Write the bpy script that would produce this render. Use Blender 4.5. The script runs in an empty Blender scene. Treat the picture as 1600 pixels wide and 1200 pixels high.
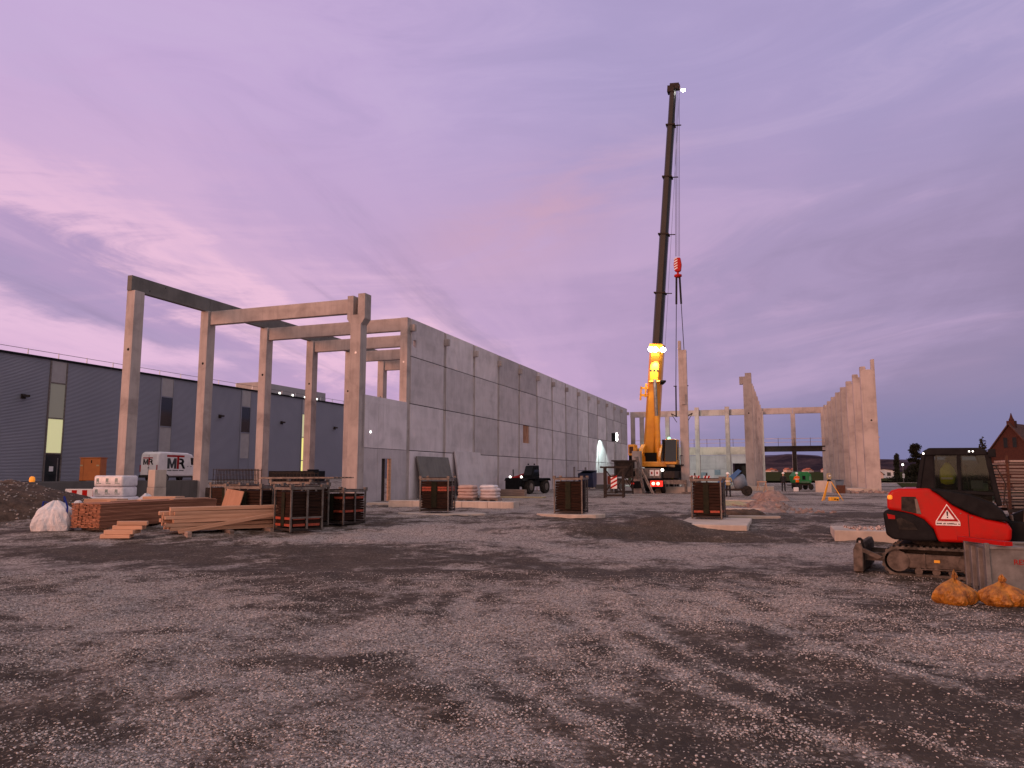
import bpy, bmesh, math, random
import numpy as np
from mathutils import Vector, Matrix, Euler
random.seed(7); rng = np.random.default_rng(7)
scene = bpy.context.scene
C = scene.collection
R = math.radians

# ---------------------------------------------------------------- camera
F = 1164.0; PITCH = math.atan(140 / F); EYE = 1.7
TH = math.atan(420 / (F / math.cos(PITCH)))          # site axis, degrees right of the view
UX, UY = math.sin(TH), math.cos(TH); VX, VY = math.cos(TH), -math.sin(TH)
cd = bpy.data.cameras.new('camera'); cam = bpy.data.objects.new('camera', cd); C.objects.link(cam)
cam.location = (0, 0, EYE); cam.rotation_euler = (R(90) + PITCH, 0, 0)
cd.sensor_width = 36; cd.lens = 36 * F / 1600; cd.clip_start = .1; cd.clip_end = 20000
scene.camera = cam
scene.render.resolution_x = 1024; scene.render.resolution_y = 768
vs = scene.view_settings
vs.view_transform = 'Standard'; vs.look = 'None'; vs.exposure = 0.0; vs.gamma = 1; vs.use_curve_mapping = False

# ---------------------------------------------------------------- node helper
class NT:
    def __init__(s, tree): s.t = tree; s.n = tree.nodes; s.l = tree.links
    def new(s, typ, **kw):
        nd = s.n.new(typ)
        for k, v in kw.items(): setattr(nd, k, v)
        return nd
    def put(s, sock, val):
        if isinstance(val, bpy.types.NodeSocket): s.l.new(val, sock)
        elif val is not None:
            sock.default_value = val if not isinstance(val, tuple) or len(val) != 3 or sock.type != 'RGBA' else (*val, 1)
    def math(s, op, a, b=None, c=None, clamp=False):
        nd = s.new('ShaderNodeMath', operation=op, use_clamp=clamp)
        for i, v in enumerate((a, b, c)):
            if v is not None: s.put(nd.inputs[i], v)
        return nd.outputs[0]
    def mix(s, f, a, b, blend='MIX'):
        nd = s.new('ShaderNodeMix', data_type='RGBA', blend_type=blend); nd.clamp_factor = True
        s.put(nd.inputs[0], f); s.put(nd.inputs[6], a); s.put(nd.inputs[7], b)
        return nd.outputs[2]
    def ramp(s, f, stops, interp='LINEAR'):
        nd = s.new('ShaderNodeValToRGB'); cr = nd.color_ramp; cr.interpolation = interp
        while len(cr.elements) < len(stops): cr.elements.new(.5)
        for e, (p, c) in zip(cr.elements, stops):
            e.position = p; e.color = (*c, 1) if not isinstance(c, float) else (c, c, c, 1)
        s.put(nd.inputs[0], f); return nd.outputs[0]
    def noise(s, vec, scale, detail=4, rough=.55, dist=0.0):
        nd = s.new('ShaderNodeTexNoise'); s.put(nd.inputs['Vector'], vec)
        nd.inputs['Scale'].default_value = scale; nd.inputs['Detail'].default_value = detail
        nd.inputs['Roughness'].default_value = rough; nd.inputs['Distortion'].default_value = dist
        return nd.outputs['Fac']
    def sstep(s, x, a, b):
        nd = s.new('ShaderNodeMapRange', interpolation_type='SMOOTHSTEP'); s.put(nd.inputs[0], x)
        nd.inputs[1].default_value = a; nd.inputs[2].default_value = b
        return nd.outputs[0]
    def scale(s, vec, sc):
        nd = s.new('ShaderNodeMapping'); s.put(nd.inputs[0], vec); nd.inputs['Scale'].default_value = sc
        return nd.outputs[0]
    def bump(s, h, strength, dist=.02, normal=None):
        nd = s.new('ShaderNodeBump'); s.put(nd.inputs['Height'], h)
        nd.inputs['Strength'].default_value = strength; nd.inputs['Distance'].default_value = dist
        if normal: s.put(nd.inputs['Normal'], normal)
        return nd.outputs[0]

# ---------------------------------------------------------------- sky: dusk clouds in the direction of view of the world
SUN_EL = 7.0
SUN_AZ = Vector((-UX * .9 - VX * .5, -UY * .9 - VY * .5, 0)).normalized()     # towards the sun
world = bpy.data.worlds.new('World'); scene.world = world; world.use_nodes = True
w = NT(world.node_tree); w.n.clear()
tc = w.new('ShaderNodeTexCoord').outputs['Generated']
sp = w.new('ShaderNodeSeparateXYZ'); w.put(sp.inputs[0], tc)
X, Y, Z = sp.outputs
zc = w.math('MAXIMUM', Z, 0.0); dn = w.math('ADD', zc, .12)
AZ = R(12)
cr_ = w.math('DIVIDE', w.math('SUBTRACT', w.math('MULTIPLY', X, math.cos(AZ)), w.math('MULTIPLY', Y, math.sin(AZ))), dn)
al_ = w.math('DIVIDE', w.math('ADD', w.math('MULTIPLY', X, math.sin(AZ)), w.math('MULTIPLY', Y, math.cos(AZ))), dn)
cv = w.new('ShaderNodeCombineXYZ'); w.put(cv.inputs[0], cr_); w.put(cv.inputs[1], w.math('MULTIPLY', al_, .38)); pv = cv.outputs[0]
n1 = w.noise(pv, 1.1, 7, .58, .5); n2 = w.noise(pv, 3.6, 8, .6, .8); n3 = w.noise(pv, .45, 3, .5, .2)
cd_ = w.math('ADD', cr_, w.math('MULTIPLY', w.math('SUBTRACT', n1, .5), 2.1))
hzv = w.new('ShaderNodeCombineXYZ'); w.put(hzv.inputs[0], w.math('MULTIPLY', X, 1.5)); w.put(hzv.inputs[1], w.math('MULTIPLY', w.math('ADD', Z, w.math('MULTIPLY', X, -.08)), 8.0)); w.put(hzv.inputs[2], w.math('MULTIPLY', Y, 1.2))
n5 = w.noise(hzv.outputs[0], 2.0, 9, .62, 1.0)
cd_ = w.math('ADD', cd_, w.math('MULTIPLY', w.math('SUBTRACT', n2, .5), .55))
cd_ = w.math('ADD', cd_, w.math('MULTIPLY', w.math('SUBTRACT', n5, .5), 1.3))
def lin(r, g, b):
    f = lambda c: (c / 255 / 12.92) if c <= 10 else ((c / 255 + .055) / 1.055) ** 2.4
    return (f(r), f(g), f(b))
cf = w.math('DIVIDE', w.math('ADD', cd_, 3.4), 6.4, clamp=True)
st = [(-3.3, lin(214, 172, 208)), (-2.6, lin(228, 184, 216)), (-2.1, lin(172, 147, 190)), (-1.75, lin(178, 148, 192)), (-1.42, lin(234, 186, 214)),
      (-1.15, lin(212, 172, 208)), (-.75, lin(192, 158, 200)), (-.2, lin(180, 150, 192)), (.4, lin(166, 143, 184)), (1.2, lin(148, 129, 168)), (1.9, lin(140, 125, 165)), (2.8, lin(132, 122, 165))]
base = w.ramp(cf, [((p + 3.4) / 6.4, c) for p, c in st], 'EASE')
# streaks
stc = w.new('ShaderNodeCombineXYZ'); w.put(stc.inputs[0], w.math('MULTIPLY', cr_, 1.0)); w.put(stc.inputs[1], w.math('MULTIPLY', al_, .12))
n4a = w.noise(stc.outputs[0], 3.2, 8, .62, .6)
n4b = w.noise(hzv.outputs[0], 1.35, 9, .6, .9)
flat = w.sstep(cr_, -.9, .1)
n4 = w.math('ADD', w.math('MULTIPLY', n4a, w.math('SUBTRACT', 1.0, flat)), w.math('MULTIPLY', n4b, flat))
base = w.mix(w.math('MULTIPLY', w.sstep(n4, .5, .72), .6), base, lin(202, 166, 204))
base = w.mix(w.math('MULTIPLY', w.sstep(n4, .5, .28), .55), base, lin(146, 126, 164))
# higher up it turns to lavender, with broad soft lighter and darker areas
topc = w.mix(w.sstep(X, -.5, .45), lin(190, 166, 214), lin(158, 148, 196))
topc = w.mix(w.sstep(n3, .35, .7), topc, lin(196, 164, 212))
topc = w.mix(w.math('MULTIPLY', w.sstep(n5, .42, .68), .35), topc, lin(204, 180, 220))
topc = w.mix(w.math('MULTIPLY', w.sstep(n5, .5, .3), .25), topc, lin(150, 138, 186))
col = w.mix(w.math('MULTIPLY', w.sstep(Z, .22, .5), .88), base, topc)
# warm smudge beside the boom, slate blue low on the right, rose low on the left
ex_, fz_ = w.math('SUBTRACT', X, .03), w.math('SUBTRACT', Z, .335)
e1 = w.math('DIVIDE', w.math('ADD', w.math('MULTIPLY', ex_, .94), w.math('MULTIPLY', fz_, .34)), .15)
f1 = w.math('DIVIDE', w.math('SUBTRACT', w.math('MULTIPLY', fz_, .94), w.math('MULTIPLY', ex_, .34)), .05)
sm_ = w.math('POWER', 2.718, w.math('MULTIPLY', w.math('ADD', w.math('MULTIPLY', e1, e1), w.math('MULTIPLY', f1, f1)), -1.0))
col = w.mix(w.math('MULTIPLY', w.math('MULTIPLY', sm_, w.sstep(Y, 0, .4)), w.math('MULTIPLY', w.sstep(n5, .3, .6), .7)), col, lin(204, 158, 184))
wl2 = w.math('MULTIPLY', w.math('MULTIPLY', w.sstep(n4b, .52, .68), w.sstep(Z, .3, .1)), w.sstep(X, .2, -.15))
col = w.mix(w.math('MULTIPLY', wl2, .45), col, lin(232, 188, 216))
wl3 = w.math('MULTIPLY', w.math('MULTIPLY', w.sstep(n4b, .48, .34), w.sstep(Z, .3, .1)), w.sstep(X, .2, -.15))
col = w.mix(w.math('MULTIPLY', wl3, .4), col, lin(176, 150, 192))
lowr = w.math('MULTIPLY', w.sstep(Z, .13, .03), w.sstep(X, .02, .42))
col = w.mix(w.math('MULTIPLY', lowr, .85), col, lin(116, 116, 164))
lowl = w.math('MULTIPLY', w.sstep(Z, .2, .05), w.sstep(X, .25, -.2))
col = w.mix(w.math('MULTIPLY', lowl, .45), col, lin(218, 170, 212))
hs = w.new('ShaderNodeHueSaturation'); hs.inputs['Saturation'].default_value = .92; hs.inputs['Value'].default_value = 1.01; w.put(hs.inputs['Color'], col); col = hs.outputs[0]
# unseen sky overhead and behind the camera, set pale to neutralise the light
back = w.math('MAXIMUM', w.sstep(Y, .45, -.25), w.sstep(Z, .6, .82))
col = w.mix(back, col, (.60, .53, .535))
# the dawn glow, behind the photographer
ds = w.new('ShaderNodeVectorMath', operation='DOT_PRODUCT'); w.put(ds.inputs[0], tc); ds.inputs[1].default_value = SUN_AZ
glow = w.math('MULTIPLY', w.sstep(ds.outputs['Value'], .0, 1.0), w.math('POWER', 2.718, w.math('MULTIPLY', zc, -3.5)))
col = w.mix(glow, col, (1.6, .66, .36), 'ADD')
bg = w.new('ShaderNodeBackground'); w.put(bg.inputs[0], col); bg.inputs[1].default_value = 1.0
sky = w.new('ShaderNodeTexSky', sky_type='NISHITA', sun_disc=False); sky.sun_elevation = R(SUN_EL)
sky.sun_rotation = math.atan2(SUN_AZ.x, SUN_AZ.y)
bg2 = w.new('ShaderNodeBackground'); w.put(bg2.inputs[0], sky.outputs[0]); bg2.inputs[1].default_value = .004
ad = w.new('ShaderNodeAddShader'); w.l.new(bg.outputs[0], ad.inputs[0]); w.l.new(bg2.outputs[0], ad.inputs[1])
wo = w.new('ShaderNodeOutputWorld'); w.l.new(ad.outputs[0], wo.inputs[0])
sd = bpy.data.lights.new('sun', 'SUN'); sd.energy = 1.9; sd.angle = R(20); sd.color = (1, .41, .25)
so = bpy.data.objects.new('sun', sd); C.objects.link(so)
so.rotation_euler = (-(SUN_AZ * math.cos(R(SUN_EL)) + Vector((0, 0, math.sin(R(SUN_EL)))))).to_track_quat('-Z', 'Y').to_euler()

# ---------------------------------------------------------------- materials
M = {}
def shader(name):
    m = bpy.data.materials.new(name); m.use_nodes = True
    t = NT(m.node_tree); t.n.clear()
    b = t.new('ShaderNodeBsdfPrincipled'); o = t.new('ShaderNodeOutputMaterial'); t.l.new(b.outputs[0], o.inputs[0])
    M[name] = m
    return m, t, b
def ocoord(t, rnd=True):
    v = t.new('ShaderNodeTexCoord').outputs['Object']
    if rnd:
        oi = t.new('ShaderNodeObjectInfo').outputs['Random']
        a = t.new('ShaderNodeVectorMath', operation='ADD'); t.put(a.inputs[0], v)
        k = t.new('ShaderNodeCombineXYZ')
        for i in range(3): t.put(k.inputs[i], t.math('MULTIPLY', oi, 31.0 + 17 * i))
        t.put(a.inputs[1], k.outputs[0]); v = a.outputs[0]
    return v
def pm(name, c1, c2=None, scale=3.0, rough=.75, metal=0.0, bump=.15, bscale=40, stretch=(1, 1, 1), lo=.35, hi=.65, var=0.0, bd=.01, coat=0, rvar=.1, spec=None):
    m, t, b = shader(name)
    v = ocoord(t); vs_ = t.scale(v, stretch)
    c2 = c2 or tuple(x * .8 for x in c1)
    n = t.noise(vs_, scale, 6, .6)
    c = t.ramp(n, [(lo, c1), (hi, c2)])
    if var:
        oi = t.new('ShaderNodeObjectInfo').outputs['Random']
        k = t.math('ADD', 1 - var, t.math('MULTIPLY', oi, 2 * var))
        h = t.new('ShaderNodeHueSaturation'); t.put(h.inputs['Value'], k); t.put(h.inputs['Color'], c); c = h.outputs[0]
    t.put(b.inputs['Base Color'], c)
    t.put(b.inputs['Roughness'], t.math('ADD', rough - rvar, t.math('MULTIPLY', n, 2 * rvar)))
    b.inputs['Metallic'].default_value = metal
    if spec is None and rough >= .7: spec = .12
    if spec is not None: b.inputs['Specular IOR Level'].default_value = spec
    if coat: b.inputs['Coat Weight'].default_value = coat
    if bump: t.put(b.inputs['Normal'], t.bump(t.noise(vs_, bscale, 4, .6), bump, bd))
    return m
def concrete(name, base, var=.08, dark=.62, streak=.5):
    m, t, b = shader(name)
    v = ocoord(t)
    big = t.noise(v, .7, 6, .6, .4); st = t.noise(t.scale(v, (2.2, 2.2, .16)), 1.6, 6, .65); fine = t.noise(v, 26, 3, .6)
    pour = t.noise(t.scale(v, (.05, .05, 1.1)), 1.0, 2, .5)
    d = tuple(x * dark for x in base); l = tuple(min(1, x * 1.16) for x in base)
    c = t.ramp(big, [(.3, d), (.52, base), (.75, l)])
    c = t.mix(t.math('MULTIPLY', t.sstep(st, .46, .7), streak), c, d)
    c = t.mix(t.math('MULTIPLY', t.sstep(pour, .5, .62), .25), c, l)
    c = t.mix(t.math('MULTIPLY', t.sstep(fine, .55, .75), .3), c, d)
    oi = t.new('ShaderNodeObjectInfo').outputs['Random']
    h = t.new('ShaderNodeHueSaturation'); t.put(h.inputs['Value'], t.math('ADD', 1 - var, t.math('MULTIPLY', oi, 2 * var))); t.put(h.inputs['Color'], c)
    t.put(b.inputs['Base Color'], h.outputs[0]); b.inputs['Roughness'].default_value = .85
    t.put(b.inputs['Normal'], t.bump(t.math('ADD', fine, t.math('MULTIPLY', big, 2.0)), .25, .01))
    return m
def glow_mat(name, col, e):
    m, t, b = shader(name); t.put(b.inputs['Base Color'], col); t.put(b.inputs['Emission Color'], col); b.inputs['Emission Strength'].default_value = e
concrete('concrete', (.42, .36, .35)); concrete('concrete_dark', (.15, .14, .135)); concrete('concrete_light', (.50, .42, .37))
concrete('panel_concrete', (.54, .485, .52), var=.22, dark=.76, streak=.55); concrete('plinth_concrete', (.11, .10, .10))
pm('steel_dark', (.03, .025, .024), (.05, .038, .034), 4, .65, .0, spec=.06); pm('steel_grey', (.19, .16, .145), (.09, .075, .07), 5, .6, .3, var=.2)
pm('galvanised', (.25, .235, .23), (.14, .13, .125), 4, .5, .5); pm('rust', (.12, .05, .03), (.06, .03, .025), 7, .85)
pm('ply_dark', (.038, .018, .013), (.018, .010, .008), 2, .6, 0, .1, 30, (1, 1, 6), var=.25, spec=.05); pm('ply_light', (.46, .25, .17), (.38, .2, .13), 2, .7, 0, .1, 30, (8, 1, 1))
pm('orange_mark', (.36, .05, .02), (.16, .03, .015), 14, .65, lo=.4, hi=.7); pm('black_paint', (.010, .010, .012), (.017, .017, .019), 6, .55, 0, .05, spec=.04)
pm('rubber', (.018, .017, .017), (.05, .042, .038), 8, .85, spec=.05); pm('white_paint', (.78, .76, .78), (.66, .64, .66), 1.5, .35, 0, .03, coat=.3)
pm('film_white', (.80, .76, .80), (.62, .59, .63), 3, .35, 0, .6, 9, bd=.03); pm('bag_white', (.78, .74, .76), (.62, .58, .6), 4, .7, 0, .5, 14, bd=.03)
pm('blue_strap', (.02, .04, .25)); pm('red_paint', (.42, .008, .006), (.29, .018, .013), 5, .36, 0, .03, coat=.04, rvar=.08, lo=.5, hi=.8, spec=.12)
pm('boom_paint', (.016, .014, .014), (.028, .024, .023), 2, .42, 0, .04, stretch=(1, 1, .3), spec=.3)
pm('dusty_steel', (.15, .12, .105), (.06, .048, .042), 6, .85, 0, .4, 20, spec=.05); pm('dusty_rubber', (.15, .125, .11), (.045, .038, .034), 7, .9, 0, .5, 18, spec=.05)
pm('red_mark', (.35, .012, .012), (.3, .01, .01)); pm('grey_mark', (.06, .065, .07), (.05, .055, .06)); pm('green_print', (.16, .24, .22), (.3, .36, .34), 12)
pm('yellow_paint', (.80, .34, .012), (.68, .26, .01), 1.4, .42, 0, .05, coat=.2); pm('yellow_box', (.8, .38, .01), (.7, .32, .01), 3, .5)
pm('orange_paint', (.42, .12, .012), (.34, .09, .01), 1.5, .5); pm('orange_cloth', (.85, .17, .02), (.7, .12, .015), 6, .8, 0, .4, 12)
pm('yellow_cloth', (.66, .72, .03), (.5, .55, .03), 6, .8, 0, .4, 12); pm('dark_cloth', (.02, .02, .026), (.03, .03, .035), 6, .9, 0, .4, 12)
pm('skin', (.5, .3, .22), (.46, .26, .19), 6, .6); pm('helmet_white', (.8, .8, .8), (.75, .75, .75), 3, .3)
pm('green_paint', (.02, .24, .06), (.015, .17, .045), 2, .45); pm('blue_paint', (.03, .13, .36), (.03, .1, .26), 2, .45); pm('navy_paint', (.02, .03, .09), (.02, .025, .06), 2, .5)
pm('grey_blue', (.16, .2, .26), (.12, .15, .2), 3, .5); pm('sack_yellow', (.46, .19, .018), (.15, .055, .010), 7, .5, 0, .8, 16, bd=.02)
pm('timber', (.60, .36, .25), (.44, .25, .165), 2.2, .75, 0, .25, 25, (.35, 6, 6), var=.18); pm('timber_red', (.44, .20, .125), (.24, .10, .062), 2.2, .75, 0, .25, 25, (.3, 6, 6), var=.3)
pm('timber_grey', (.33, .25, .22), (.17, .125, .11), 2.2, .8, 0, .3, 25, (.3, 6, 6), var=.3)
pm('tile_roof', (.09, .045, .04), (.06, .035, .03), 3, .8, 0, .4, 9); pm('brick', (.07, .028, .024), (.045, .02, .018), 6, .9, 0, .4, 14); pm('render_pink', (.62, .47, .44), (.55, .41, .38), 2, .9)
pm('leaf_dark', (.014, .016, .010), (.03, .026, .016), 5, .85, var=.3); pm('bark', (.05, .035, .028), (.03, .02, .018), 8, .9); pm('hedge', (.05, .05, .025), (.03, .03, .02), 2, .9)
pm('field_grass', (.035, .042, .018), (.05, .05, .025), .06, .95, 0, .3, 2, spec=0.0); pm('hazy_hill_forest', (.032, .025, .038), (.080, .056, .068), .016, .95, 0, 1, .09, bd=8, rvar=.02, lo=.4, hi=.62, spec=0.0)  # the hill forest has purple distance haze mixed into its colour
pm('hazy_hill_far', (.075, .062, .10), (.085, .07, .11), .004, .95, 0, .4, .03, bd=6, rvar=.02, spec=0.0); pm('roof_red', (.4, .14, .09), (.3, .1, .07), .3)  # far hills: the bluish fade of distance is put into the base colour
pm('stone_gravel', (.40, .35, .34), (.22, .19, .18), 3.0, .85, 0, 0, var=0)
pm('soil', (.060, .040, .032), (.125, .085, .069), 3.5, .95, 0, .9, 9, bd=.08); pm('rubble_pink', (.36, .25, .22), (.22, .155, .14), 3, .95, 0, .9, 7, bd=.08)
pm('rubble_mix', (.62, .5, .47), (.16, .10, .09), 30, .9, lo=.42, hi=.56); pm('sand_yellow', (.42, .36, .22), (.34, .28, .18), 3, .95, 0, .4, 12); pm('film_grey', (.5, .42, .42), (.62, .52, .52), 3, .5, 0, .6, 9, bd=.03)
pm('bagpink', (.55, .38, .33), (.45, .3, .27), 3, .6, 0, .6, 9, bd=.03); pm('curtain_wall', (.34, .32, .33), (.3, .28, .29), 2, .6)
glow_mat('lit_window', lin(208, 206, 156), .58); glow_mat('lit_window_dim', lin(142, 140, 128), .16); glow_mat('lit_yellow', lin(236, 226, 130), .9)
glow_mat('lamp_white', (1, .98, .92), 40); glow_mat('lamp_small', (1, .97, .9), 5); glow_mat('tail_red', (1, .03, .02), .7); glow_mat('tail_hot', (1, .35, .2), 8); glow_mat('lamp_green', (.35, 1, .55), 1.6); glow_mat('amber', (1, .35, .03), .35)
def glass_mat(name, tint, rough, mixf):
    m = bpy.data.materials.new(name); m.use_nodes = True; t = NT(m.node_tree); t.n.clear(); M[name] = m
    g = t.new('ShaderNodeBsdfGlossy'); g.inputs['Roughness'].default_value = rough; g.inputs[0].default_value = (.7, .75, .75, 1)
    tr = t.new('ShaderNodeBsdfTransparent'); tr.inputs[0].default_value = (*tint, 1)
    fr = t.new('ShaderNodeFresnel'); fr.inputs[0].default_value = 1.4
    mx = t.new('ShaderNodeMixShader'); t.put(mx.inputs[0], t.math('ADD', fr.outputs[0], mixf)); t.l.new(tr.outputs[0], mx.inputs[1]); t.l.new(g.outputs[0], mx.inputs[2])
    o = t.new('ShaderNodeOutputMaterial'); t.l.new(mx.outputs[0], o.inputs[0])
glass_mat('cab_glass', (.55, .60, .55), .03, .0)
m, t, b = shader('dark_glass'); t.put(b.inputs['Base Color'], (.015, .018, .022)); b.inputs['Roughness'].default_value = .08
m, t, b = shader('cladding')                                # horizontally corrugated sheet
v = ocoord(t, False); wv = t.new('ShaderNodeTexWave', wave_type='BANDS', bands_direction='Z', wave_profile='SIN'); t.put(wv.inputs[0], v); wv.inputs['Scale'].default_value = .314 * 8.0
nn = t.noise(v, .25, 4, .5)
t.put(b.inputs['Base Color'], t.ramp(nn, [(.3, (.225, .23, .29)), (.7, (.265, .265, .33))])); b.inputs['Roughness'].default_value = .55; b.inputs['Metallic'].default_value = .1
t.put(b.inputs['Normal'], t.bump(wv.outputs['Fac'], .8, .06))
# ground
m, t, b = shader('ground_gravel')
v = t.new('ShaderNodeTexCoord').outputs['Object']
at = t.new('ShaderNodeAttribute', attribute_name='gravel').outputs['Fac']
nf = t.noise(v, 1.6, 8, .68); nf2 = t.noise(v, 9.0, 5, .7); nm = t.noise(v, .18, 4, .6)
fac = t.math('ADD', at, t.math('ADD', t.math('MULTIPLY', t.math('SUBTRACT', nf, .5), 1.5), t.math('MULTIPLY', t.math('SUBTRACT', nf2, .5), .9)))
gm = t.sstep(fac, .26, .76)
vo = t.new('ShaderNodeTexVoronoi', feature='F1'); t.put(vo.inputs['Vector'], v); vo.inputs['Scale'].default_value = 32
ve = t.new('ShaderNodeTexVoronoi', feature='DISTANCE_TO_EDGE'); t.put(ve.inputs['Vector'], v); ve.inputs['Scale'].default_value = 32
sepc = t.new('ShaderNodeSeparateColor'); t.put(sepc.inputs[0], vo.outputs['Color']); rc = sepc.outputs[0]
stone = t.ramp(rc, [(0, (.15, .126, .118)), (.45, (.40, .345, .33)), (1, (.64, .565, .55))])
mud = t.ramp(nf, [(.3, (.040, .030, .024)), (.7, (.095, .073, .059))])
mud = t.mix(t.math('MULTIPLY', t.sstep(rc, .86, .95), .45), mud, (.28, .22, .185))
far = t.mix(nm, (.19, .155, .15), (.15, .125, .12))
cd0 = t.mix(gm, mud, stone)
t.put(b.inputs['Base Color'], cd0); t.put(b.inputs['Roughness'], t.math('ADD', .72, t.math('MULTIPLY', gm, .25))); b.inputs['Specular IOR Level'].default_value = .08
hgt = t.math('ADD', t.math('MULTIPLY', t.math('MINIMUM', ve.outputs['Distance'], .3), t.math('ADD', .35, t.math('MULTIPLY', gm, 1.4))), t.math('MULTIPLY', nf2, .6))
t.put(b.inputs['Normal'], t.bump(hgt, .9, .05))

# ---------------------------------------------------------------- mesh builder
class MB:
    def __init__(s): s.v = []; s.f = []; s.m = []; s.mi = 0
    def add(s, vs_, fs, mat4=None):
        o = len(s.v)
        s.v += [tuple(mat4 @ Vector(p)) if mat4 is not None else tuple(p) for p in vs_]
        s.f += [tuple(i + o for i in f) for f in fs]; s.m += [s.mi] * len(fs); return s
    def bx(s, x0, x1, y0, y1, z0, z1, m4=None):
        return s.add([(x0, y0, z0), (x1, y0, z0), (x1, y1, z0), (x0, y1, z0), (x0, y0, z1), (x1, y0, z1), (x1, y1, z1), (x0, y1, z1)],
                     [(0, 3, 2, 1), (4, 5, 6, 7), (0, 1, 5, 4), (1, 2, 6, 5), (2, 3, 7, 6), (3, 0, 4, 7)], m4)
    def bar(s, p, q, a, b_=None, up=(0, 0, 1)):
        p, q = Vector(p), Vector(q); d = q - p; L = d.length; d.normalize(); up = Vector(up)
        if abs(d.dot(up)) > .98: up = Vector((0, 1, 0))
        x = d.cross(up).normalized(); z = x.cross(d); b_ = b_ or a
        m4 = Matrix((( x.x, d.x, z.x, p.x), (x.y, d.y, z.y, p.y), (x.z, d.z, z.z, p.z), (0, 0, 0, 1)))
        return s.bx(-a / 2, a / 2, 0, L, -b_ / 2, b_ / 2, m4)
    def tube(s, p, q, r, n=8, r2=None):
        p, q = Vector(p), Vector(q); d = (q - p); L = d.length; qn = d.to_track_quat('Z', 'Y').to_matrix().to_4x4(); m4 = Matrix.Translation(p) @ qn
        r2 = r if r2 is None else r2
        vs_ = [(r * math.cos(2 * math.pi * i / n), r * math.sin(2 * math.pi * i / n), 0) for i in range(n)] + [(r2 * math.cos(2 * math.pi * i / n), r2 * math.sin(2 * math.pi * i / n), L) for i in range(n)]
        fs = [(i, (i + 1) % n, n + (i + 1) % n, n + i) for i in range(n)] + [tuple(range(n - 1, -1, -1)), tuple(range(n, 2 * n))]
        return s.add(vs_, fs, m4)
    def lathe(s, prof, n=16, m4=None):
        vs_ = []; fs = []
        for r, z in prof: vs_ += [(r * math.cos(2 * math.pi * i / n), r * math.sin(2 * math.pi * i / n), z) for i in range(n)]
        for k in range(len(prof) - 1):
            for i in range(n): fs.append((k * n + i, k * n + (i + 1) % n, (k + 1) * n + (i + 1) % n, (k + 1) * n + i))
        fs += [tuple(range(n - 1, -1, -1)), tuple(range((len(prof) - 1) * n, len(prof) * n))]
        return s.add(vs_, fs, m4)
    def prism(s, pts, y0, y1, plane='xz', m4=None):      # polygon in a plane, extruded along the third axis
        n = len(pts); A = sum(pts[i][0] * pts[(i + 1) % n][1] - pts[(i + 1) % n][0] * pts[i][1] for i in range(n))
        if A < 0: pts = pts[::-1]
        put = {'xz': lambda a, b_, c: (a, c, b_), 'xy': lambda a, b_, c: (a, b_, c), 'yz': lambda a, b_, c: (c, a, b_)}[plane]
        vs_ = [put(a, b_, y0) for a, b_ in pts] + [put(a, b_, y1) for a, b_ in pts]
        return s.add(vs_, [tuple(range(n)), tuple(range(2 * n - 1, n - 1, -1))] + [(i, i + n, (i + 1) % n + n, (i + 1) % n) for i in range(n)], m4)
    def build(s, name, mat, parent=None, loc=None, rz=0, bevel=0, smooth=False, seg=1, noflip=False):
        me = bpy.data.meshes.new(name); me.from_pydata(s.v, [], s.f)
        for mm in (mat if isinstance(mat, (list, tuple)) else [mat]): me.materials.append(M[mm])
        if isinstance(mat, (list, tuple)): me.polygons.foreach_set('material_index', s.m)
        bm = bmesh.new(); bm.from_mesh(me); bmesh.ops.recalc_face_normals(bm, faces=bm.faces); bm.to_mesh(me); bm.free()
        o = bpy.data.objects.new(name, me); C.objects.link(o)
        if parent: o.parent = parent
        if loc is not None: o.location = loc
        o.rotation_euler = (0, 0, rz)
        if bevel:
            bv = o.modifiers.new('bevel', 'BEVEL'); bv.width = bevel; bv.segments = seg; bv.limit_method = 'ANGLE'; bv.angle_limit = R(35)
        if smooth:
            me.polygons.foreach_set('use_smooth', [True] * len(me.polygons))
        me.update(); return o
def tag(o, label=None, cat=None, group=None, kind=None):
    if label: o['label'] = label
    if cat: o['category'] = cat
    if group: o['group'] = group
    if kind: o['kind'] = kind
    return o
def thing(name, label, cat, loc, rz=0, group=None):
    o = bpy.data.objects.new(name, None); C.objects.link(o); o.location = loc; o.rotation_euler = (0, 0, rz); o.empty_display_size = .3
    return tag(o, label, cat, group)
def dup(o, loc, rz=None, label=None):
    def cp(a, par):
        c = a.copy(); C.objects.link(c); c.parent = par
        for ch in a.children: cp(ch, c)
        return c
    r = cp(o, None); r.location = loc
    if rz is not None: r.rotation_euler = (0, 0, rz)
    if label: r['label'] = label
    return r
def S(v, u, z=0.0): return Vector((v * VX + u * UX, v * VY + u * UY, z))
def sinv(x, y): return x * VX + y * VY, x * UX + y * UY
NUM = ['first', 'second', 'third', 'fourth', 'fifth', 'sixth', 'seventh', 'eighth', 'ninth', 'tenth', 'eleventh', 'twelfth', 'thirteenth', 'fourteenth', 'fifteenth', 'sixteenth']

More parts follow.
